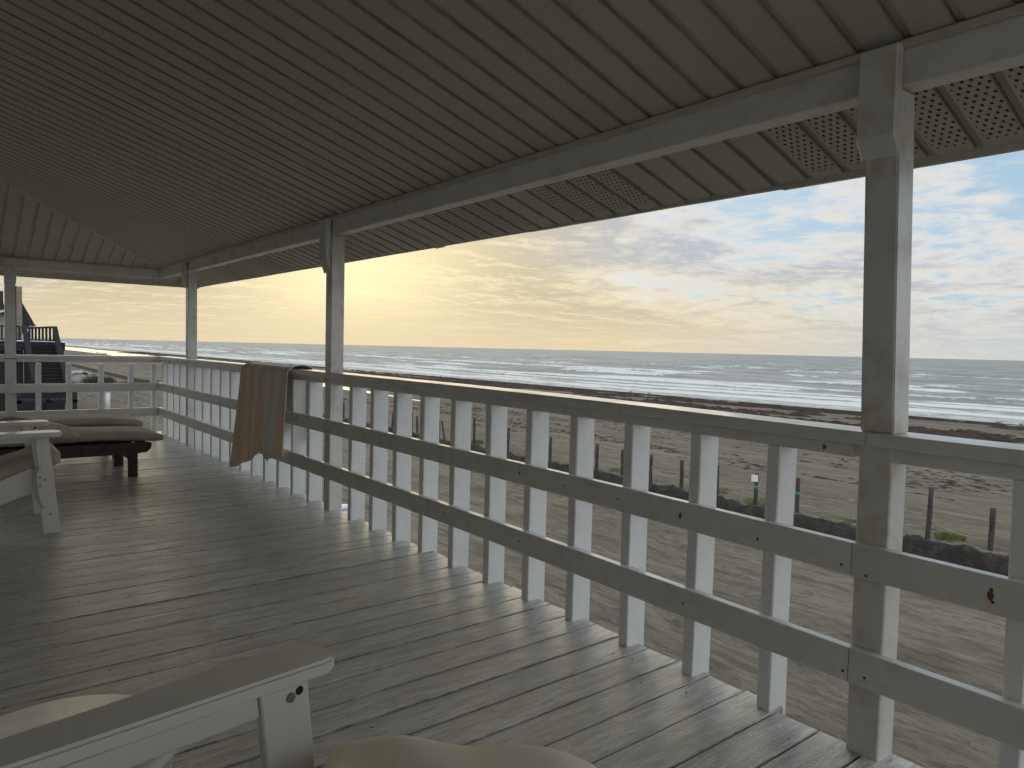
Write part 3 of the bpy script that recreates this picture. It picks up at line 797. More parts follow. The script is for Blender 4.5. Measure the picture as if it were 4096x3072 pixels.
pC = post('porch_post', PX, 8.666, 'slim white porch post near the far corner of the railing', -0.3, 0.0, (0.02, 0.125, 1.872, 1.80))
pD = post('porch_post', 0.527, FY, 'white porch post in the far cross railing beside dark neighbouring stairs', -0.3, 0.0, (-0.006, 0.108, 1.84, 1.80), True)

# ------------------------------------------------------------------ porch roof: beams, panelled ceiling, soffit, fascia
roof = empty('porch_roof', (0, 0, 0)); tag(roof, 'porch roof with cream panelled ceiling, white beams and perforated soffit', 'roof')
BX, BY, BZ, P = 2.161, 10.03, 2.100, 0.32
def beam_y(name, x0, x1, z0, z1, y0, y1, mat, far_lift=0.016, bev=0.004):
    V = []; ysn = np.linspace(y0, y1, 12); cy = (y0 + y1) / 2
    prof = [(x0, z0 + bev), (x0, z1), (x1, z1), (x1, z0 + bev), (x1 - bev, z0), (x0 + bev, z0)]
    for yy in ysn:
        l = float(np.interp(yy, [1, 4.8, 9.8], [0, 0.0, far_lift]))
        for p in prof: V.append((p[0] + random.uniform(-.0008, .0008), yy - cy, p[1] + l + random.uniform(-.0008, .0008)))
    F = []
    for s in range(11):
        for q in range(6): F.append((s * 6 + q, (s + 1) * 6 + q, (s + 1) * 6 + (q + 1) % 6, s * 6 + (q + 1) % 6))
    F.append(tuple(range(6))); F.append(tuple(11 * 6 + q for q in range(6))[::-1])
    return obj(name, mesh(name, V, F, mat), roof, (0, cy, 0))
for a, b in ((-3.8, 2.78), (2.783, 4.86), (4.863, 8.71), (8.713, 10.03)):
    beam_y('beam', BX, BX + 0.080, 1.977, 2.13, a, b, M['rail_y'])
beam_y('ceiling_trim', BX - 0.020, BX - 0.001, 2.079, 2.100, -3.8, 10.01, M['trim'], 0.02, 0.002)
box('beam', (-1.5, BY, 1.990), (BX - 0.002, BY + 0.08, 2.14), M['rail_x'], roof, 0.004)
box('ceiling_trim', (-1.5, BY - 0.020, 2.092), (BX - 0.024, BY - 0.001, 2.114), M['trim'], roof, 0.002)
PITCH = 0.1345
def czm(x): return BZ + P * (BX - x)
def lift(y): return float(np.interp(y, [1, 4.8, 9.8], [0, 0.0, 0.018]))
PROFILE = [(0.0, 0.016), (0.0024, 0.016), (0.0026, 0.009), (0.0205, 0.009), (0.0207, 0.015), (0.0230, 0.015), (0.0250, 0.0), (PITCH - 0.0008, 0.0), (PITCH - 0.0003, 0.016)]
# main slope: strips run up from the seaward beam, cut off along the hip
y = 0.934 - PITCH * 35
while y < BY + 0.02:
    V = []
    for (u, rec) in PROFILE:
        yy = y + u
        xi = max(-1.52, BX - (BY - yy))
        xi = min(xi, BX - 0.002)
        for xx in (BX - 0.001, (BX + xi) / 2, xi):
            V.append((xx, u, czm(xx) + rec + lift(yy) * (1 if xx > xi else 0.7)))
    F = []
    for k in range(len(PROFILE) - 1):
        for j in range(2): F.append((k * 3 + j, k * 3 + j + 1, (k + 1) * 3 + j + 1, (k + 1) * 3 + j))
    if y + PITCH <= BY + 0.03:
        obj('ceiling_panel', mesh('ceiling_panel', V, F, M['vinyl_y']), roof, (0, y, 0))
    y += PITCH
# end slope beyond the hip
x = BX - 0.06
while x > -1.5:
    V = []
    for (u, rec) in PROFILE:
        xx = x - u
        yi = max(BY - (BX - xx), 6.3)
        yi = min(yi, BY - 0.001)
        for yy in (BY - 0.001, (BY + yi) / 2, yi):
            V.append((-u, yy, BZ + 0.012 + P * (BY - yy) + rec))
    F = []
    for k in range(len(PROFILE) - 1):
        for j in range(2): F.append((k * 3 + j, (k + 1) * 3 + j, (k + 1) * 3 + j + 1, k * 3 + j + 1))
    obj('ceiling_panel', mesh('ceiling_panel', V, F, M['vinyl']), roof, (x, 0, 0))
    x -= PITCH
# hip strip
hv = []
for t in (0.0, 3.68):
    zc = BZ + 0.012 + P * t - 0.004
    hv += [(BX - t - 0.016, BY - t + 0.016, zc), (BX - t + 0.014, BY - t - 0.014, zc), (BX - t, BY - t, zc - 0.010)]
obj('hip_trim', mesh('hip_trim', hv, [(0, 3, 5, 2), (2, 5, 4, 1)], M['trim']), roof)
# soffit outside the beam
FX = 2.745
SP = 0.152
def perforated(yc):
    return (0.5 < yc < 1.50) or (2.30 < yc < 2.91) or (3.22 < yc < 4.0) or (5.0 < yc < 5.9) or (6.8 < yc < 7.4) or (8.1 < yc < 8.7)
y = 0.33 - SP * 27
while y < 10.45:
    prof = [(0.0, 0.026), (0.0045, 0.026), (0.0047, 0.011), (0.0255, 0.011), (0.0257, 0.026), (0.0300, 0.026), (0.0302, 0.0), (SP - 0.0008, 0.0), (SP - 0.0004, 0.026)]
    V = []
    for (u, rec) in prof:
        yy = y + u
        for xx in (BX + 0.081, FX):
            V.append((xx - BX - 0.081, u, czm(xx) + rec + lift(yy) * 1.6 - 0.004))
    F = [(k * 2, (k + 1) * 2, (k + 1) * 2 + 1, k * 2 + 1) for k in range(len(prof) - 1)]
    me = mesh('soffit_panel', V, F, M['perf'] if perforated(y + SP / 2) else M['soffit'])
    o = obj('soffit_panel', me, roof, (BX + 0.081, y, 0))
    if 4.25 < y + SP / 2 < 4.42:
        o.location.y += 0.012; o.rotation_euler = (0, R(0.6), R(-3.2))
    y += SP
x = 2.75
while x > -1.5:
    prof = [(0.0, 0.010), (0.024, 0.010), (0.028, 0.0), (SP - 0.004, 0.0), (SP - 0.0004, 0.010)]
    V = []
    for (u, rec) in prof:
        for yy in (BY + 0.081, BY + 0.42): V.append((-u, yy, BZ - P * (yy - BY) + rec))
    F = [(k * 2, k * 2 + 1, (k + 1) * 2 + 1, (k + 1) * 2) for k in range(4)]
    if x < BX + 0.3: obj('soffit_panel', mesh('soffit_panel', V, F, M['vinyl']), roof, (x, 0, 0))
    x -= SP
# fascia boards with an uneven lower lip
def fascia(y0, y1, dz0, dz1):
    V = []; n = 10
    for k in range(n):
        t = k / (n - 1); yy = y0 + (y1 - y0) * t
        zb = float(np.interp(yy, [0, 1.4, 5.9, 10.7], [1.884, 1.886, 1.920, 1.950])) + dz0 + (dz1 - dz0) * t + random.uniform(-.0012, .0012)
        for p in ((FX, zb), (FX + 0.024, zb), (FX + 0.024, zb + 0.15), (FX, zb + 0.15)): V.append((p[0], yy, p[1]))
    F = []
    for s in range(n - 1):
        for q in range(4): F.append((s * 4 + q, (s + 1) * 4 + q, (s + 1) * 4 + (q + 1) % 4, s * 4 + (q + 1) % 4))
    F.append((0, 1, 2, 3)); b = (n - 1) * 4; F.append((b + 3, b + 2, b + 1, b))
    return obj('fascia_board', mesh('fascia_board', V, F, M['trim']), roof)
fascia(-3.8, 1.69, 0, 0.0); fascia(1.692, 3.35, 0.007, 0.0); fascia(3.352, 5.9, 0.004, -0.001); fascia(5.902, BY + 0.42, 0, 0)
box('fascia_board', (-1.5, BY + 0.42, 1.925), (FX - 0.002, BY + 0.444, 2.10), M['trim'], roof, 0.002)
# shingled deck above everything
rv = [(FX + 0.05, -3.9, 2.03), (FX + 0.05, BY + 0.47, 2.09), (-1.7, BY - 3.9, czm(-1.7) + 0.15), (-1.7, -3.9, czm(-1.7) + 0.15), (-1.7, BY + 0.47, 2.09)]
rf = [(0, 1, 2, 3), (1, 4, 2)]
obj('roof_sheet', mesh('roof_sheet', rv, rf, M['roof']), roof)

# ------------------------------------------------------------------ soft goods
def pad_mesh(name, L, W, T, mat, nx=16, ny=10, crown=0.012, sag=None, piping=True):
    """boxed cushion: x 0..L, y -W/2..W/2, z 0..T, with rounded edges, a crowned top and gentle dents"""
    V = []; F = []
    us = np.linspace(-1, 1, nx); vs = np.linspace(-1, 1, ny)
    def rim(t): return 1 - max(0.0, (abs(t) - 0.86) / 0.14) ** 2.2
    for side in (1, -1):
        for v in vs:
            for u in us:
                e = min(rim(u), rim(v)); x = (u + 1) / 2 * L; y = v * W / 2
                hgt = T / 2 * (0.62 + 0.38 * e) + crown * (1 - u * u) * (1 - v * v)
                hgt += 0.004 * math.sin(5.1 * u + 2.2 * v + side) * e
                z = T / 2 + side * hgt
                if sag: z += sag(x, y)
                V.append((x, y, z))
    N = nx * ny
    for s in (0, 1):
        for j in range(ny - 1):
            for i_ in range(nx - 1):
                a = s * N + j * nx + i_; q = (a, a + 1, a + nx + 1, a + nx)
                F.append(q if s == 0 else q[::-1])
    per = [j for j in range(nx)] + [nx - 1 + nx * j for j in range(1, ny)] + [N - 1 - j for j in range(1, nx)] + [nx * (ny - 1 - j) for j in range(1, ny - 1)]
    for k in range(len(per)):
        a, b = per[k], per[(k + 1) % len(per)]
        F.append((a, a + N, b + N, b))
    return mesh(name, V, F, mat, True)
def pillow_mesh(name, W, H, T, mat, n=14):
    V = []; F = []
    for s in (1, -1):
        for j in range(n):
            for i_ in range(n):
                u = i_ / (n - 1) * 2 - 1; v = j / (n - 1) * 2 - 1
                pinch = 1 - 0.09 * (1 - u * u) * abs(v) ** 4; pinch2 = 1 - 0.09 * (1 - v * v) * abs(u) ** 4
                t = max(0.0, (1 - u ** 4) * (1 - v ** 4)) ** 0.5
                V.append((u * W / 2 * pinch2, v * H / 2 * pinch, s * T / 2 * t + 0.006 * math.sin(4 * u + 3 * v) * t))
    N = n * n
    for s in (0, 1):
        for j in range(n - 1):
            for i_ in range(n - 1):
                a = s * N + j * n + i_; q = (a, a + 1, a + n + 1, a + n); F.append(q if s == 0 else q[::-1])
    me = mesh(name, V, F, mat, True)
    bm = bmesh.new(); bm.from_mesh(me); bmesh.ops.remove_doubles(bm, verts=bm.verts[:], dist=1e-4); bm.to_mesh(me); bm.free()
    return me

# ------------------------------------------------------------------ adirondack chairs
bolt_me = disc_mesh('bolt_head', 0.0105, 0.006, M['steel'], 12)
hole_me = disc_mesh('bolt_hole', 0.0085, 0.0016, M['hole'], 12)
def adirondack(loc, rz, label, arm_w=0.15, arm_tip=0.16, cushion_label=None, back=True):
    """faces local +x; origin on the floor under the seat; front legs near x=0"""
    t = empty('adirondack_chair', loc, rz); tag(t, label, 'chair', 'white adirondack chairs')
    for s in (-1, 1):
        yl = s * 0.305
        # front leg leaning back toward the top
        poly = [(-0.045, 0.0), (0.045, 0.0), (-0.018, 0.605), (-0.108, 0.605)]
        leg = prism('front_leg', poly, 1, yl - 0.013, yl + 0.013, M['poly'], t, 0.003)
        for (bx, bz) in ((-0.052, 0.585), (-0.062, 0.35), (-0.035, 0.335), (-0.06, 0.30), (-0.01, 0.12)):
            obj('bolt_head' if bz != 0.335 else 'bolt_hole', bolt_me, leg, (bx, yl + s * 0.0135, bz), (R(90), 0, 0))
            obj('bolt_head', bolt_me, leg, (bx, yl - s * 0.0135, bz), (R(90), 0, 0))
        obj('bolt_hole', hole_me, leg, (-0.035, yl - 0.0135, 0.592), (R(90), 0, 0))
        # arm with rounded, clipped front corners
        w0, w1 = arm_w * 0.62, arm_tip
        yc = yl + s * 0.035
        poly = [(-0.66, yc - w0 / 2), (0.018, yc - w1 / 2), (0.034, yc - w1 / 2 + 0.006), (0.046, yc - w1 / 2 + 0.030), (0.046, yc + w1 / 2 - 0.048), (0.010, yc + w1 / 2), (-0.66, yc + w0 / 2)]
        prism('arm', poly, 2, 0.606, 0.634, M['poly'], t, 0.006, 2)
        # apron below the arm
        prism('arm_support', [(-0.62, 0.566), (-0.106, 0.566), (-0.110, 0.604), (-0.62, 0.604)], 1, yl - 0.007, yl + 0.007, M['poly'], t, 0.002)
        # small bracket on the outer face of the leg
        prism('arm_bracket', [(-0.075, 0.42), (-0.045, 0.40), (-0.030, 0.604), (-0.088, 0.604)], 1, yl + s * 0.014, yl + s * 0.036, M['poly'], t, 0.003)
        # seat stringer sloping back to the floor
        prism('seat_stringer', [(-0.11, 0.405), (-0.03, 0.375), (-0.045, 0.27), (-0.80, 0.0), (-0.93, 0.0), (-0.62, 0.19)], 1, yl - s * 0.042 - 0.013, yl - s * 0.042 + 0.013, M['poly'], t, 0.003)
        prism('rear_leg', [(-0.56, 0.10), (-0.50, 0.13), (-0.60, 0.604), (-0.66, 0.604)], 1, yl - s * 0.015, yl + s * 0.011, M['poly'], t, 0.003)
    for k in range(6):
        xk = -0.04 - k * 0.092; zk = 0.392 - k * 0.034
        box('seat_slat', (xk - 0.04, -0.245, zk - 0.010), (xk + 0.04, 0.245, zk + 0.010), M['poly'], t, 0.004, 1)
    if back:
        for k in range(5):
            yk = (k - 2) * 0.104; topz = 0.98 - 0.05 * abs(k - 2) ** 1.6
            tilt = Matrix.Translation((-0.56, 0, 0.18)) @ Matrix.Rotation(R(-24), 4, 'Y')
            bm = bmesh.new(); box_bm(bm, (-0.011, yk - 0.048, 0), (0.011, yk + 0.048, topz - 0.18), 0.006, 2, tilt)
            obj('back_slat', finish(bm, 'back_slat', M['poly']), t)
        box('back_rail', (-0.72, -0.27, 0.56), (-0.695, 0.27, 0.64), M['poly'], t, 0.003)
    return t
chair1 = adirondack((0.500, 5.475, 0), 0.0, 'white adirondack chair at left edge in front of the dark loungers')
chair2 = adirondack((0.560, 0.905, 0), R(9.0), 'white adirondack chair armrest and front leg in the near left foreground', 0.13, 0.115)
# seat cushions: lie on the chairs
def seat_cushion(chair, loc, rz, label, drop=0.0):
    dip = lambda x, y: (x - 0.62) * 0.34 - 0.05 * max(0.0, (x - 0.55) / 0.09) ** 2 * 0.35
    me = pad_mesh('seat_cushion', 0.64, 0.50, 0.10, M['taupe'], 18, 10, 0.012, dip)
    o = obj('seat_cushion', me, None); tag(o, label, 'cushion')
    o.matrix_world = Matrix.Translation(loc) @ Matrix.Rotation(rz, 4, 'Z') @ Matrix.Translation((-0.60, 0, 0.415 - drop))
    return o
sc1 = seat_cushion(chair1, (0.513, 5.475, 0), 0.0, 'taupe seat cushion with a hanging tie on the far white adirondack chair')
strap = [(0.43, 5.155, 0.43), (0.418, 5.150, 0.38), (0.408, 5.147, 0.32), (0.415, 5.146, 0.25), (0.435, 5.146, 0.195), (0.452, 5.145, 0.165)]
SVv = []; SFf = []
for k, p in enumerate(strap):
    SVv += [(p[0] - 0.007, p[1], p[2]), (p[0] + 0.007, p[1] - 0.002, p[2])]
for k in range(len(strap) - 1): SFf.append((2 * k, 2 * k + 1, 2 * k + 3, 2 * k + 2))
st_ = obj('tie_strap', mesh('tie_strap', SVv, SFf, M['taupe']), None); st_.modifiers.new('s', 'SOLIDIFY').thickness = 0.003
bpy.context.view_layer.update()
st_.parent = sc1; st_.matrix_parent_inverse = sc1.matrix_world.inverted()
sc2 = seat_cushion(chair2, (0.560, 0.905, 0), R(9.0), 'taupe seat cushion tucked behind the near white chair leg', 0.045)

# pale beige cushion lying across the near chair, at the very bottom of the view
def knobbly(x, y):
    u = x / 0.48 * 2 - 1; v = y / 0.25
    return (0.012 * math.exp(-((u + 0.62) / 0.30) ** 2) + 0.009 * math.exp(-((u - 0.34) / 0.30) ** 2) - 0.03 * max(0.0, (u - 0.55) / 0.45) ** 2) * (0.5 + 0.5 * v) + 0.003 * math.sin(7 * u + 5 * v)
bc = obj('beige_cushion', pad_mesh('beige_cushion', 0.48, 0.50, 0.10, M['beige'], 30, 26, 0.012, knobbly), None)
tag(bc, 'pale beige soft cushion edge at the bottom centre, right of the near armrest', 'cushion')
bc.matrix_world = Matrix.Translation((0.565, 0.835, 0)) @ Matrix.Rotation(R(-41), 4, 'Z') @ Matrix.Translation((-0.24, 0, 0.397)) 

# round side table beyond the near armrest
tb = empty('side_table', (0.14, 1.415, 0)); tag(tb, 'round white side table half hidden behind the near armrest', 'table')
bm = bmesh.new()
prof = [(0.0, 0.500), (0.186, 0.500), (0.196, 0.494), (0.198, 0.484), (0.193, 0.474), (0.18, 0.470), (0.0, 0.470)]
nseg = 48; rings = []
for (r_, z_) in prof:
    if r_ == 0: rings.append([bm.verts.new((0, 0, z_))])
    else: rings.append([bm.verts.new((r_ * math.cos(2 * math.pi * k / nseg), r_ * math.sin(2 * math.pi * k / nseg), z_)) for k in range(nseg)])
for a, b in zip(rings[:-1], rings[1:]):
    for k in range(nseg):
        if len(a) == 1: bm.faces.new((a[0], b[k], b[(k + 1) % nseg]))
        elif len(b) == 1: bm.faces.new((a[k], b[0], a[(k + 1) % nseg]))
        else: bm.faces.new((a[k], b[k], b[(k + 1) % nseg], a[(k + 1) % nseg]))
M['plastic'] = simple('white_table_plastic', (0.78, 0.775, 0.755), 0.30, 0.15, 6)
obj('table_top', finish(bm, 'table_top', M['plastic'], True), tb)
for (lx, ly, ra) in ((0.13, -0.03, 0.1), (-0.12, 0.06, 0.1), (0.0, 0.13, 1.6), (-0.03, -0.14, 1.6)):
    box('leg', (-0.045, -0.012, 0), (0.045, 0.012, 0.469), M['poly'], tb, 0.003, 1, None, (lx, ly, 0), (0, 0, ra))

# ------------------------------------------------------------------ sun loungers
def lounger(x1, yc, label, cush_label, back_deg=38):
    t = empty('sun_lounger', (x1, yc, 0)); tag(t, label, 'lounger', 'dark wooden sun loungers at the porch end')
    W = 0.345
    for s in (-1, 1):
        prism('side_rail', [(-1.95, 0.205), (-0.16, 0.205), (-0.04, 0.215), (-0.008, 0.245), (0.0, 0.29), (-0.02, 0.305), (-1.95, 0.305)], 1, s * W - 0.017, s * W + 0.017, M['darkwood'], t, 0.003)
        box('leg', (-0.185, s * W - 0.036 * (s > 0) - 0.0, 0.0), (-0.110, s * W + 0.036 * (s < 0), 0.2049), M['darkwood'], t, 0.003)
        box('leg', (-1.72, s * W - 0.036 * (s > 0), 0.0), (-1.645, s * W + 0.036 * (s < 0), 0.2049), M['darkwood'], t, 0.003)
    box('leg_stretcher', (-0.16, -W + 0.037, 0.135), (-0.14, W - 0.037, 0.165), M['darkwood'], t, 0.002)
    box('leg_stretcher', (-1.70, -W + 0.037, 0.135), (-1.68, W - 0.037, 0.165), M['darkwood'], t, 0.002)
    for k in range(11):
        xk = -0.07 - k * 0.11
        box('seat_slat', (xk - 0.035, -W + 0.018, 0.282), (xk + 0.035, W - 0.018, 0.300), M['darkwood'], t, 0.002)
    bk = Matrix.Translation((-1.25, 0, 0.30)) @ Matrix.Rotation(R(180 - back_deg), 4, 'Y')
    bkx = Matrix.Translation((-1.25, 0, 0.302)) @ Matrix.Rotation(R(back_deg), 4, 'Y')
    for s in (-1, 1):
        bm = bmesh.new(); box_bm(bm, (-0.68, s * (W - 0.05) - 0.016, -0.02), (0.0, s * (W - 0.05) + 0.016, 0.02), 0.002, 1, bkx)
        obj('back_frame', finish(bm, 'back_frame', M['darkwood']), t)
    c = empty('lounger_cushion', (x1, yc, 0)); tag(c, cush_label, 'cushion', 'taupe lounger cushions')
    curl = lambda x, y: 0.018 * math.sin(min(1.0, max(0.0, x / 1.3)) * 3.1) - 0.010 * max(0.0, (x - 1.12) / 0.20) ** 2 
    o = obj('seat_pad', pad_mesh('seat_pad', 1.36, 0.66, 0.072, M['taupe'], 40, 12, 0.012, curl), c, (-1.26, 0, 0.306))
    o = obj('back_pad', pad_mesh('back_pad', 0.70, 0.66, 0.075, M['taupe'], 20, 12, 0.012), c); o.matrix_local = bkx @ Matrix.Translation((-0.71, 0, 0.022))
    return t
lounger(1.42, 7.27, 'near dark wooden sun lounger with two front legs showing on the deck', 'taupe cushion on the nearer dark lounger')
lounger(1.50, 8.53, 'far dark wooden sun lounger against the far cross railing', 'taupe cushion on the far lounger by the cross railing')
pw_ = obj('throw_pillow', pillow_mesh('throw_pillow', 0.46, 0.46, 0.15, M['taupe']), None, (0.60, 7.03, 0.445), (R(4), R(16), R(28)))
tag(pw_, 'taupe throw pillow with pointed corners leaning on the nearer lounger', 'pillow')

# ------------------------------------------------------------------ striped towel over the rail
def towel_mat():
    mt, n = new_mat('peach_striped_terry')
    uv = n('ShaderNodeUVMap').outputs[0]
    s = n('ShaderNodeSeparateXYZ', {0: uv})
    st = n.math('SINE', n.math('MULTIPLY', s.outputs[0], 2 * math.pi * 4.5))
    f = n.ramp(st, 0.05, 0.25)
    c = n('ShaderNodeTexCoord').outputs['Object']
    t = n.noise(c, 14, 4, 0.6); fuzz = n.noise(c, 420, 2, 0.6)
    col = n.mix(f, (0.92, 0.88, 0.84), (0.92, 0.70, 0.54))
    hem = n.math('LESS_THAN', s.outputs[1], 0.035)
    col = n.mix(n.math('MULTIPLY', hem, 0.5), col, (0.82, 0.66, 0.54))
    col = n.mix(n.math('MULTIPLY', n.ramp(t, 0.4, 0.8), 0.15), col, (0.68, 0.56, 0.47))
    principled(n, col, 0.95, n.math('ADD', n.math('MULTIPLY', fuzz, 0.5), n.math('MULTIPLY', t, 0.4)), 0.45, 0.006, spec=0.15, **{'Sheen Weight': 0.2})
    return mt
def towel():
    nu, nv = 90, 60
    V = []; UVs = []
    wz = CAP1 + 0.013
    for j in range(nv):
        v = j / (nv - 1)
        for i_ in range(nu):
            u = i_ / (nu - 1)                                   # 0 = left (far) edge, 1 = right (near) edge
            hem_in = float(np.interp(u, [0, .04, .45, .56, .60, .72, .86, 1.0], [0.065, 0.05, 0.20, 0.29, 0.225, 0.215, 0.275, 0.30]))
            hem_out = float(np.interp(u, [0, 0.5, 1.0], [0.62, 0.55, 0.42]))
            Lin = wz - hem_in; Ltop = 0.165; Lout = wz - hem_out
            s = v * (Lin + Ltop + Lout)
            fold = (0.010 + 0.014 * math.sin(u * 5.3 + 0.8) ** 2) * math.sin(u * 24 + 3.1 * math.sin(u * 3.7) + 1.5 * v) + 0.007 * math.sin(u * 53 + 4 * u * u + 2 * v) * (0.3 + 0.7 * v) + 0.008 * math.sin(u * 9 - 3 * v)
            ytop = 6.56 - u * 1.10
            if s < Lin:
                z = hem_in + s; drop = (wz - z) / wz
                ybot = 6.76 - u * 1.22
                y = ytop + (ybot - ytop) * min(1, drop * 1.05) + 0.012 * math.sin(u * 41 + 1.0) * drop
                bulge = 0.018 + 0.045 * drop ** 0.8
                x = PX - 0.032 - 0.012 - bulge * 0.55 - fold * (0.25 + 1.0 * min(1, drop * 1.6)) - 0.012
            elif s < Lin + Ltop:
                t = (s - Lin) / Ltop
                x = PX - 0.034 + t * 0.166
                z = wz + 0.002 + wob(6) + 0.022 * max(0.0, math.sin(u * 33)) * math.sin(t * math.pi) * 0.5 + 0.014 * math.sin(t * math.pi) * (math.exp(-((u - 0.04) / 0.06) ** 2) + math.exp(-((u - 0.97) / 0.07) ** 2))
                y = ytop - 0.02 * t * u
            else:
                d = s - Lin - Ltop; z = wz - d; drop = d / wz
                x = PX + 0.142 + 0.02 * drop + fold * 0.8
                y = ytop - 0.02 * u - 0.16 * drop * u
            V.append((x, y, z)); UVs.append((u, v))
    F = []
    for j in range(nv - 1):
        for i_ in range(nu - 1):
            a = j * nu + i_; F.append((a, a + 1, a + nu + 1, a + nu))
    me = mesh('beach_towel', V, F, towel_mat(), True)
    uvl = me.uv_layers.new(name='UVMap')
    for lp in me.loops: uvl.data[lp.index].uv = UVs[lp.vertex_index]
    o = obj('beach_towel', me); o.modifiers.new('s', 'SOLIDIFY').thickness = 0.006
    tag(o, 'peach and white striped beach towel draped over the railing', 'towel')
towel()

# ------------------------------------------------------------------ fence posts along the sandbank
FENCE = [(17.075, 36.42, .92, 0, 0), (17.30, 34.42, .93, 0, 0), (17.14, 31.6, .91, 0, 0), (17.35, 31.45, .86, .12, 0), (17.05, 29.07, .97, .05, 1), (17.15, 28.69, .82, -.08, 0),
         (17.08, 26.75, .85, 0, 0), (17.03, 26.2, .78, -.28, 0), (17.05, 24.0, 1.16, 0, 0), (16.95, 21.6, .98, .03, 0), (17.0, 19.18, .92, 0, 0), (17.24, 17.3, .78, -.14, 0),
         (16.96, 16.8, .90, .02, 0), (17.24, 15.9, .85, 0, 0), (17.12, 14.6, .90, 0, 0), (17.18, 13.46, .85, 0, 0), (17.28, 12.28, .88, 0, 0), (17.39, 11.1, .86, .02, 2),
         (17.14, 9.73, .90, 0, 3), (17.2, 6.62, 1.19, .03, 0), (17.37, 5.45, .90, .02, 0), (12.36, 75.1, .85, 0, 0), (14.8, 75.0, .80, 0, 0)]
FLAB = ['weathered fence post just right of the second porch post, farthest of the fence row', 'thin fence post seen through the second gap right of the towel post',
        'upright fence post standing in front of a tilted thin one, far part of row', 'thin tilted fence post close behind an upright one, far part of row',
        'fence post with a small white tag on its side, far part of row', 'slim dark fence post just right of the small white tag post',
        'fence post with a strongly leaning thin post beside it', 'strongly leaning thin fence post in the middle of the row', 'tall fence post with a green grass tuft at its foot',
        'fence post in the fourth gap left of the leaning pair, rope running to its right', 'fence post alone in its gap, rope sagging on both sides', 'short tilted fence post close to a taller upright one',
        'upright fence post beside a short tilted one', 'fence post half hidden by a white baluster, right of the upright pair', 'fence post with a sagging rope to its right, middle of row',
        'fence post with a green rope knot, fourth left of the nearest porch post', 'plain fence post between the green knot post and the white notice post',
        'fence post with a white notice nailed on top', 'fence post wrapped in green rope left of the nearest porch post', 'tall fence post just right of the nearest porch post',
        'fence post nearest the right edge of the view', 'small distant fence post behind the far railing, left one', 'small distant fence post behind the far railing, right one']
for (fx, fy, fh, ln, ex), lab in zip(FENCE, FLAB):
    gz = ground_z(fx, fy)
    t = empty('fence_post', (fx, fy, gz)); tag(t, lab, 'post', 'old wooden posts along the sandbank')
    r = random.uniform(.052, .062) * (0.8 if ln > .1 or ln < -.1 else 1.0)
    pts = []; n = 7
    for k in range(n):
        z = -0.25 + (fh + 0.25) * k / (n - 1)
        pts.append((random.uniform(-.006, .006), ln * z * -1.0 + random.uniform(-.006, .006), z))
    rr = [r * random.uniform(.93, 1.07) for _ in range(n)]
    obj('shaft', tube_mesh('shaft', pts, rr, M['greywood'], 9, True, True), t)
    if ex in (1, 2):
        w_, h_ = (0.05, 0.16) if ex == 1 else (0.085, 0.19)
        nt_ = obj('notice', mesh('notice', [(-.004, -w_, -h_ / 2), (-.004, w_, -h_ / 2), (-.004, w_, h_ / 2), (-.004, -w_, h_ / 2), (.0, -w_, -h_ / 2), (.0, w_, -h_ / 2), (.0, w_, h_ / 2), (.0, -w_, h_ / 2)],
                   [(0, 3, 2, 1), (4, 5, 6, 7), (0, 1, 5, 4), (2, 3, 7, 6), (1, 2, 6, 5), (0, 4, 7, 3)], M['paper']), t, (-r - 0.006 - 0.01, 0.0, fh - 0.13), (0, 0, R(35)))
    if ex in (2, 3):
        for q in range(3):
            ring = [(math.cos(a) * (r + .008), math.sin(a) * (r + .008), fh * 0.55 + q * 0.022 + 0.01 * math.sin(a)) for a in np.linspace(0, 2 * math.pi, 13)]
            obj('rope_wrap', tube_mesh('rope_wrap', ring, 0.009, M['greenrope'], 5, False), t)
def rope(a, b, za, zb, sag, mat, lab):
    pa = Vector((FENCE[a][0] - .03, FENCE[a][1], ground_z(FENCE[a][0], FENCE[a][1]) + za)); pb = Vector((FENCE[b][0] - .03, FENCE[b][1], ground_z(FENCE[b][0], FENCE[b][1]) + zb))
    pts = []
    for k in range(13):
        t = k / 12; p = pa.lerp(pb, t); p.z -= sag * 4 * t * (1 - t); pts.append(p)
    o = obj('fence_rope', tube_mesh('fence_rope', pts, 0.008, mat, 5), None); tag(o, lab, 'rope', 'ropes strung between fence posts')
rope(9, 10, .55, .6, .28, M['rope'], 'pale rope sagging left of the solitary fence post in the middle of the row')
rope(10, 12, .6, .55, .20, M['rope'], 'pale rope running to the short tilted fence post')
rope(12, 14, .62, .6, .22, M['rope'], 'pale rope sagging between the upright pair and the next fence post')
rope(14, 15, .55, .45, .18, M['rope'], 'pale rope hanging left of the green knot post')
rope(17, 18, .45, .45, .10, M['greenrope'], 'green rope from the white notice post to the wrapped post')
rope(18, 19, .45, .50, .16, M['greenrope'], 'green rope passing behind the nearest porch post')
rope(19, 20, .50, .25, .12, M['rope'], 'pale rope slanting down to the post nearest the right edge')

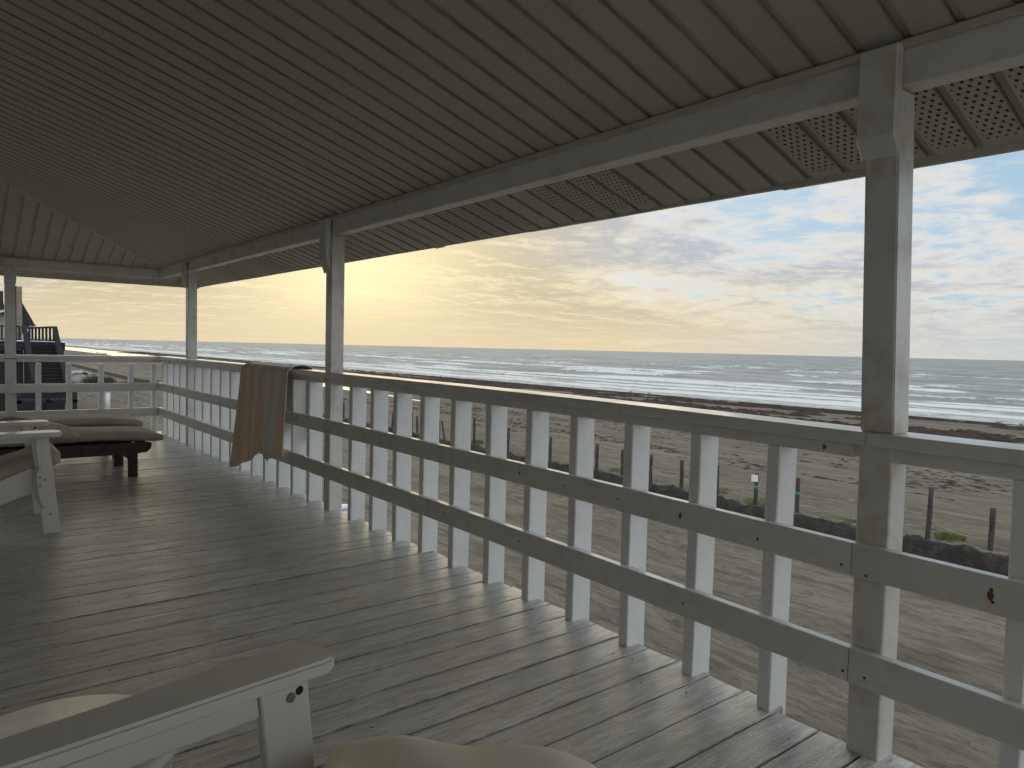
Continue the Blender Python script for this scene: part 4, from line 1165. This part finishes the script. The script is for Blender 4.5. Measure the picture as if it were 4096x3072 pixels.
# ------------------------------------------------------------------ grass tufts and dune brush
def tuft(x, y, n, h, spread, mat, name, label, cat, group=None):
    gz = ground_z(x, y); t = empty(name, (x, y, gz)); tag(t, label, cat, group)
    V = []; F = []
    for k in range(n):
        a = random.uniform(0, 6.28); r = spread * math.sqrt(random.random()); bx, by = math.cos(a) * r, math.sin(a) * r
        L = h * random.uniform(.5, 1.1) * (1 - 0.4 * r / spread); w_ = random.uniform(.006, .014) * (h / .25) ** .5; ba = random.uniform(0, 6.28); bend = random.uniform(.1, .7) * L
        ox, oy = math.cos(a) * bend + random.uniform(-.04, .04), math.sin(a) * bend + random.uniform(-.04, .04)
        b = len(V); sx_, sy_ = math.cos(ba) * w_, math.sin(ba) * w_
        V += [(bx - sx_, by - sy_, -.02), (bx + sx_, by + sy_, -.02), (bx + ox * .35 - sx_ * .8, by + oy * .35 - sy_ * .8, L * .6), (bx + ox * .35 + sx_ * .8, by + oy * .35 + sy_ * .8, L * .6), (bx + ox, by + oy, L * random.uniform(.8, 1))]
        F += [(b, b + 1, b + 3, b + 2), (b + 2, b + 3, b + 4)]
    obj('foliage', mesh('foliage', V, F, mat), t)
    return t
M['grass'] = simple('dune_grass_green', (0.13, 0.19, 0.05), 0.7, 0.5, 5, dark=(0.20, 0.20, 0.07))
M['brush'] = simple('brown_dune_brush', (0.13, 0.095, 0.06), 0.9, 0.45, 2, dark=(0.07, 0.07, 0.04))
tuft(17.75, 6.36, 340, .20, .30, M['grass'], 'grass_tuft', 'green grass tuft between the two fence posts at the right', 'grass', 'green tufts on the sandbank')
tuft(17.5, 24.5, 260, .30, .35, M['grass'], 'grass_tuft', 'green grass tuft beside the tall fence post in mid row', 'grass', 'green tufts on the sandbank')
tuft(17.6, 11.0, 420, .16, .55, M['grass'], 'grass_tuft', 'low green grass at the foot of the white notice post', 'grass', 'green tufts on the sandbank')
tuft(17.5, 8.5, 320, .14, .40, M['grass'], 'grass_tuft', 'low green grass just left of the nearest porch post', 'grass', 'green tufts on the sandbank')
tuft(17.8, 12.7, 260, .12, .45, M['grass'], 'grass_tuft', 'sparse low grass left of the white notice post', 'grass', 'green tufts on the sandbank')
tuft(17.9, 16.6, 260, .15, .45, M['grass'], 'grass_tuft', 'sparse grass behind the upright fence post pair', 'grass', 'green tufts on the sandbank')
for bi, (bx, by, bh, bs, lb) in enumerate(((12.4, 84.5, 1.3, 1.3, 'brown dune brush right of the pale sand tube'), (10.2, 92, 1.6, 1.6, 'brown dune brush behind the pale sand tube'),
                                           (14.6, 80.5, .8, 1.4, 'low brown brush beside the small distant fence posts'), (16.6, 81, .5, 1.2, 'sparse low brush between the distant fence posts'))):
    tuft(bx, by, 900, bh, bs, M['brush'], 'dune_brush', lb, 'shrub', 'brown brush beyond the far railing')

# half-buried sand-filled tube and white standpipes
gz = ground_z(10.6, 85)
tt = empty('sand_tube', (10.6, 85.0, gz - 0.25)); tag(tt, 'pale wrinkled sand-filled tube lying beyond the far railing', 'sand tube')
V = []; F = []; nn, nl = 18, 10
for j in range(nl):
    for k in range(nn):
        a = 2 * math.pi * k / nn; rr_ = 0.82 * (1 + 0.05 * math.sin(3 * a + j) + 0.03 * random.uniform(-1, 1)); yy = j * 0.55
        V.append((math.cos(a) * rr_ + 0.1 * j, yy, 0.65 + math.sin(a) * rr_ * 0.88))
for j in range(nl - 1):
    for k in range(nn): F.append((j * nn + k, j * nn + (k + 1) % nn, (j + 1) * nn + (k + 1) % nn, (j + 1) * nn + k))
F.append(tuple(range(nn))[::-1]); F.append(tuple((nl - 1) * nn + k for k in range(nn)))
obj('tube_body', mesh('tube_body', V, F, M['tube'], True), tt)
V = []; F = []
for j in range(12):
    for k in range(14):
        u = k / 13 * 2.1 - 1.0; V.append((u + 0.3, j * 0.4 - 0.1, 1.43 - 0.22 * u * u + 0.06 * math.sin(7 * u + j) + 0.05 * random.uniform(-1, 1)))
for j in range(11):
    for k in range(13): a = j * 14 + k; F.append((a, a + 1, a + 15, a + 14))
o = obj('tarp_cover', mesh('tarp_cover', V, F, M['tube'], True), tt); o.modifiers.new('s', 'SOLIDIFY').thickness = 0.03
def standpipe(x, y, h, lab, tee=True):
    gz = ground_z(x, y); t = empty('standpipe', (x, y, gz)); tag(t, lab, 'pipe', 'white plastic standpipes in the sand')
    obj('riser', tube_mesh('riser', [(0, 0, -.2), (0, 0, h)], 0.16 if tee else .11, M['pvc'], 14), t)
    if tee: obj('tee_cap', tube_mesh('tee_cap', [(-0.42, 0, h), (-0.36, 0, h), (0.36, 0, h), (0.42, 0, h)], [.24, .25, .25, .24], M['pvc'], 14), t)
    else: obj('cap', tube_mesh('cap', [(0, 0, h - .08), (0, 0, h + .05)], .13, M['pvc'], 14), t)
standpipe(8.35, 53.7, 1.35, 'white plastic tee pipe standing on the sand beyond the far railing')
standpipe(8.42, 17.9, 0.30, 'short white capped pipe seen at the foot of the second porch post', False)

# ------------------------------------------------------------------ neighbouring house on stilts with dark outside stairs
hb = empty('beach_house', (1.5, 62, GROUND)); tag(hb, 'neighbouring beach house with dark roof, chimney and wooden deck stairs at far left', 'house')
def hp(name, verts, faces, mat):
    V = [(v[0] - 1.5, v[1] - 62, v[2] - GROUND) for v in verts]
    return obj(name, mesh(name, V, faces, mat), hb)
BOXF = [(0, 3, 2, 1), (4, 5, 6, 7), (0, 1, 5, 4), (1, 2, 6, 5), (2, 3, 7, 6), (3, 0, 4, 7)]
def hbox(name, a, b, mat):
    (x0, y0, z0), (x1, y1, z1) = a, b
    return hp(name, [(x0, y0, z0), (x1, y0, z0), (x1, y1, z0), (x0, y1, z0), (x0, y0, z1), (x1, y0, z1), (x1, y1, z1), (x0, y1, z1)], BOXF, mat)
hbox('wall', (-6.0, 62.0, 0.9), (3.6, 74, 2.35), M['siding'])
hp('gable_wall', [(-6.0, 62.01, 2.35), (3.6, 62.01, 2.35), (-0.6, 62.01, 5.2), (-6.0, 62.15, 2.35), (3.6, 62.15, 2.35), (-0.6, 62.15, 5.2)], [(0, 1, 2), (5, 4, 3), (0, 2, 5, 3), (1, 4, 5, 2)], M['siding'])
hp('roof_slope', [(5.05, 61.3, 2.00), (5.05, 75, 2.00), (-0.3, 75, 6.0), (-0.3, 61.3, 6.0), (5.05, 61.3, 2.12), (5.05, 75, 2.12), (-0.3, 75, 6.12), (-0.3, 61.3, 6.12)], [(0, 1, 2, 3), (7, 6, 5, 4), (0, 4, 5, 1), (1, 5, 6, 2), (2, 6, 7, 3), (3, 7, 4, 0)], M['siding'])
hp('roof_slope', [(-7.0, 61.0, 0.6), (-7.0, 75, 0.6), (2.75, 75, 4.25), (2.75, 61.0, 4.25), (-7.0, 61.0, 0.7), (-7.0, 75, 0.7), (2.75, 75, 4.36), (2.75, 61.0, 4.36)], [(0, 1, 2, 3), (7, 6, 5, 4), (0, 4, 5, 1), (1, 5, 6, 2), (2, 6, 7, 3), (3, 7, 4, 0)], M['darkroof'])
hp('gable_roof', [(3.15, 60.9, 2.9), (3.15, 60.9, 4.35), (0.5, 60.9, 4.35), (0.5, 60.9, 2.9), (3.15, 74, 2.9), (3.15, 74, 4.35), (0.5, 74, 4.35), (0.5, 74, 2.9)], BOXF, M['darkroof'])
hp('rake_trim', [(0.5, 60.85, 2.1), (3.35, 60.85, 3.15), (3.35, 60.85, 3.0), (0.5, 60.85, 1.95), (0.5, 60.92, 2.1), (3.35, 60.92, 3.15), (3.35, 60.92, 3.0), (0.5, 60.92, 1.95)], BOXF, M['pvc'])
ch = hbox('chimney_chase', (3.82, 60.0, 1.0), (4.14, 61.0, 4.68), M['palewood'])
for k in range(9): hbox('chimney_board', (3.80, 59.97, 1.02 + k * 0.41), (4.16, 60.0, 1.41 + k * 0.41), M['palewood'])
hbox('chimney_edge', (3.70, 59.96, 0.9), (3.82, 61.0, 4.72), M['bluewood'])
hp('porch_roof', [(4.18, 60.6, 3.66), (4.92, 60.6, 2.14), (4.86, 60.6, 2.05), (4.10, 60.6, 2.05), (4.18, 66, 3.66), (4.92, 66, 2.14), (4.86, 66, 2.05), (4.10, 66, 2.05)], BOXF, M['darkroof'])
for k, xx in enumerate((4.62, 4.25)): hbox('porch_column', (xx, 60.7, 0.7), (xx + .1, 60.8, 2.06), M['pvc'])
hbox('window', (0.9, 61.9, 1.1), (2.6, 62.0, 2.1), M['pvc'])
wn = hbox('window_pane', (1.0, 61.86, 1.2), (2.5, 61.9, 2.0), M['glass'])
# deck
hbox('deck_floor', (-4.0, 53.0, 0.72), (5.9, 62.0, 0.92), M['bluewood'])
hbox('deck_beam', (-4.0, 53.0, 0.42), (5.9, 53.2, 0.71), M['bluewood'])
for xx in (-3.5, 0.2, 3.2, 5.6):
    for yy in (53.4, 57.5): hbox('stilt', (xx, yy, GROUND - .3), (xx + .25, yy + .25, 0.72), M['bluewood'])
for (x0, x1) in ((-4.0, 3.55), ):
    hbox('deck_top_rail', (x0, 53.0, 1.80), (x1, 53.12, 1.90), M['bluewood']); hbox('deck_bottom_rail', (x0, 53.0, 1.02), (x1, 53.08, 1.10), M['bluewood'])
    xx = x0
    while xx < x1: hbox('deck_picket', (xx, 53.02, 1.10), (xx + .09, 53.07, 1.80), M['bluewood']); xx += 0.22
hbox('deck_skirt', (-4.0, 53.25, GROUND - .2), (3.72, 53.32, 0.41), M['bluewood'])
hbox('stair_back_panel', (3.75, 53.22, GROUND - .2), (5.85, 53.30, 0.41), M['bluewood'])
# side railing right of the stair head, seen obliquely
for k in range(9):
    t = k / 8; xx = 4.32 + 1.0 * t; yy = 60.0 - 6.4 * t
    hbox('deck_picket', (xx, yy, 0.98), (xx + .105, yy + .30, 1.82), M['bluewood'])
hp('deck_top_rail', [(4.28, 60.2, 1.78), (4.40, 60.2, 1.78), (5.42, 53.4, 1.82), (5.30, 53.4, 1.82), (4.28, 60.2, 1.90), (4.40, 60.2, 1.90), (5.42, 53.4, 1.94), (5.30, 53.4, 1.94)], BOXF, M['bluewood'])
hp('deck_bottom_rail', [(4.30, 60.2, 1.00), (4.38, 60.2, 1.00), (5.40, 53.4, 1.00), (5.32, 53.4, 1.00), (4.30, 60.2, 1.08), (4.38, 60.2, 1.08), (5.40, 53.4, 1.08), (5.32, 53.4, 1.08)], BOXF, M['bluewood'])
# stair: treads, stringers and sloping plank handrails
def slope_board(name, xt, xb, wd, zt, zb, yt, yb, dep):
    hp(name, [(xt, yt, zt - dep), (xt + wd, yt, zt - dep), (xb + wd, yb, zb - dep), (xb, yb, zb - dep), (xt, yt, zt), (xt + wd, yt, zt), (xb + wd, yb, zb), (xb, yb, zb)], BOXF, M['bluewood'])
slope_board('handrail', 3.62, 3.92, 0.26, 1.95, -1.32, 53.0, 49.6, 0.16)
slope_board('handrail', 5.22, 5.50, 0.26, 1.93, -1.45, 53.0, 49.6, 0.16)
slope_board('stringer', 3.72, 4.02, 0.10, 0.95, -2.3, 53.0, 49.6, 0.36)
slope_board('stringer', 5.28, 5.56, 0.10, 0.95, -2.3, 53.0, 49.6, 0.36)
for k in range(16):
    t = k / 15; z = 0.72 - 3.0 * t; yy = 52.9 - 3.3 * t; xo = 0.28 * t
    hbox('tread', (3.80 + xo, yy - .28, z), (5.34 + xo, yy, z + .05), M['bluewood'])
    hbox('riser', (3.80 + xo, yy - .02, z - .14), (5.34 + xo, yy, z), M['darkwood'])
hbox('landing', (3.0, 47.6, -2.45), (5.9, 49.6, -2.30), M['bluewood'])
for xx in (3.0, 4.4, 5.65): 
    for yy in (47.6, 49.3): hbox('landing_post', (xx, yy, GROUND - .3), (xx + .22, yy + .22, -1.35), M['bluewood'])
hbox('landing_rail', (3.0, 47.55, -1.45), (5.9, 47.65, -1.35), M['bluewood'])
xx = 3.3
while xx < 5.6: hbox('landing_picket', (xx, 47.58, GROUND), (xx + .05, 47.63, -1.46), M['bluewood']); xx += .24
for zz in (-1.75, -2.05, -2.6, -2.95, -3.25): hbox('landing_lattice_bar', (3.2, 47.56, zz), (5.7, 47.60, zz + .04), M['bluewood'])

# ------------------------------------------------------------------ shore birds
def bird(x, y, z, s, lab, fly=False, rz=0.0):
    t = empty('shore_bird', (x, y, z), rz); tag(t, lab, 'bird', 'small shore birds by the water')
    V = []; F = []; st = [(-.24, .0, .01), (-.15, .035, .05), (0, .065, .075), (.11, .05, .06), (.16, .03, .035), (.20, .032, .036), (.24, .02, .02), (.30, .004, .004)]
    zc = [0.0, .0, .0, .03, .08, .105, .10, .085]
    for (px_, ry, rz_), z0 in zip(st, zc):
        for k in range(8):
            a = 2 * math.pi * k / 8; V.append((px_ * s, math.cos(a) * max(ry, .004) * s, (z0 + .16 + math.sin(a) * rz_) * s))
    for j in range(len(st) - 1):
        for k in range(8): F.append((j * 8 + k, j * 8 + (k + 1) % 8, (j + 1) * 8 + (k + 1) % 8, (j + 1) * 8 + k))
    F.append(tuple(range(8))[::-1]); F.append(tuple((len(st) - 1) * 8 + k for k in range(8)))
    obj('body', mesh('body', V, F, M['bird'], True), t)
    for sgn in (-1, 1):
        if fly:
            wv = [(.09, .04, .2), (-.08, .04, .2), (-.10, .28, .36), (.06, .28, .38), (-.16, .58, .30), (-.04, .56, .31), (.09, .04, .215), (-.08, .04, .21), (-.10, .28, .37), (.06, .28, .395)]
            obj('wing', mesh('wing', [(a * s, sgn * b * s, c * s) for a, b, c in wv], [(0, 1, 2, 3), (3, 2, 4, 5), (6, 9, 8, 7), (9, 5, 4, 8), (0, 3, 9, 6), (1, 7, 8, 2)], M['bird']), t)
        else:
            wv = [(.10, .055, .20), (-.10, .06, .19), (-.26, .02, .16), (0, .072, .13), (.10, .05, .21), (-.10, .05, .205)]
            obj('wing', mesh('wing', [(a * s, sgn * b * s, c * s) for a, b, c in wv], [(0, 1, 3), (1, 2, 3), (0, 4, 5, 1), (5, 2, 1)], M['bird']), t)
            obj('leg', tube_mesh('leg', [(0.01 * s, sgn * .025 * s, 0), (0.0, sgn * .025 * s, .12 * s)], .006 * s, M['bird'], 5), t)
bird(66.5, 86.5, -3.0, 1.7, 'grey gull landing with raised wings above the seaweed, mid shore', True, 1.2)
for bi, (bx, by, lb) in enumerate(((69.5, 74.0, 'small bird standing at the waterline, left of three near mid shore'), (70.0, 63.5, 'small bird standing at the waterline, middle of three near mid shore'), (69.5, 60.0, 'small bird standing at the waterline, right of three near mid shore'),
                                   (68.5, 107, 'small bird at the waterline far down the shore'), (69.0, 21.5, 'small bird by the water near the right edge, left one'), (69.3, 20.0, 'small bird by the water near the right edge, right one'))):
    bird(bx, by, max(ground_z(bx, by), -4.29), 1.3, lb, False, 1.0 + bi)
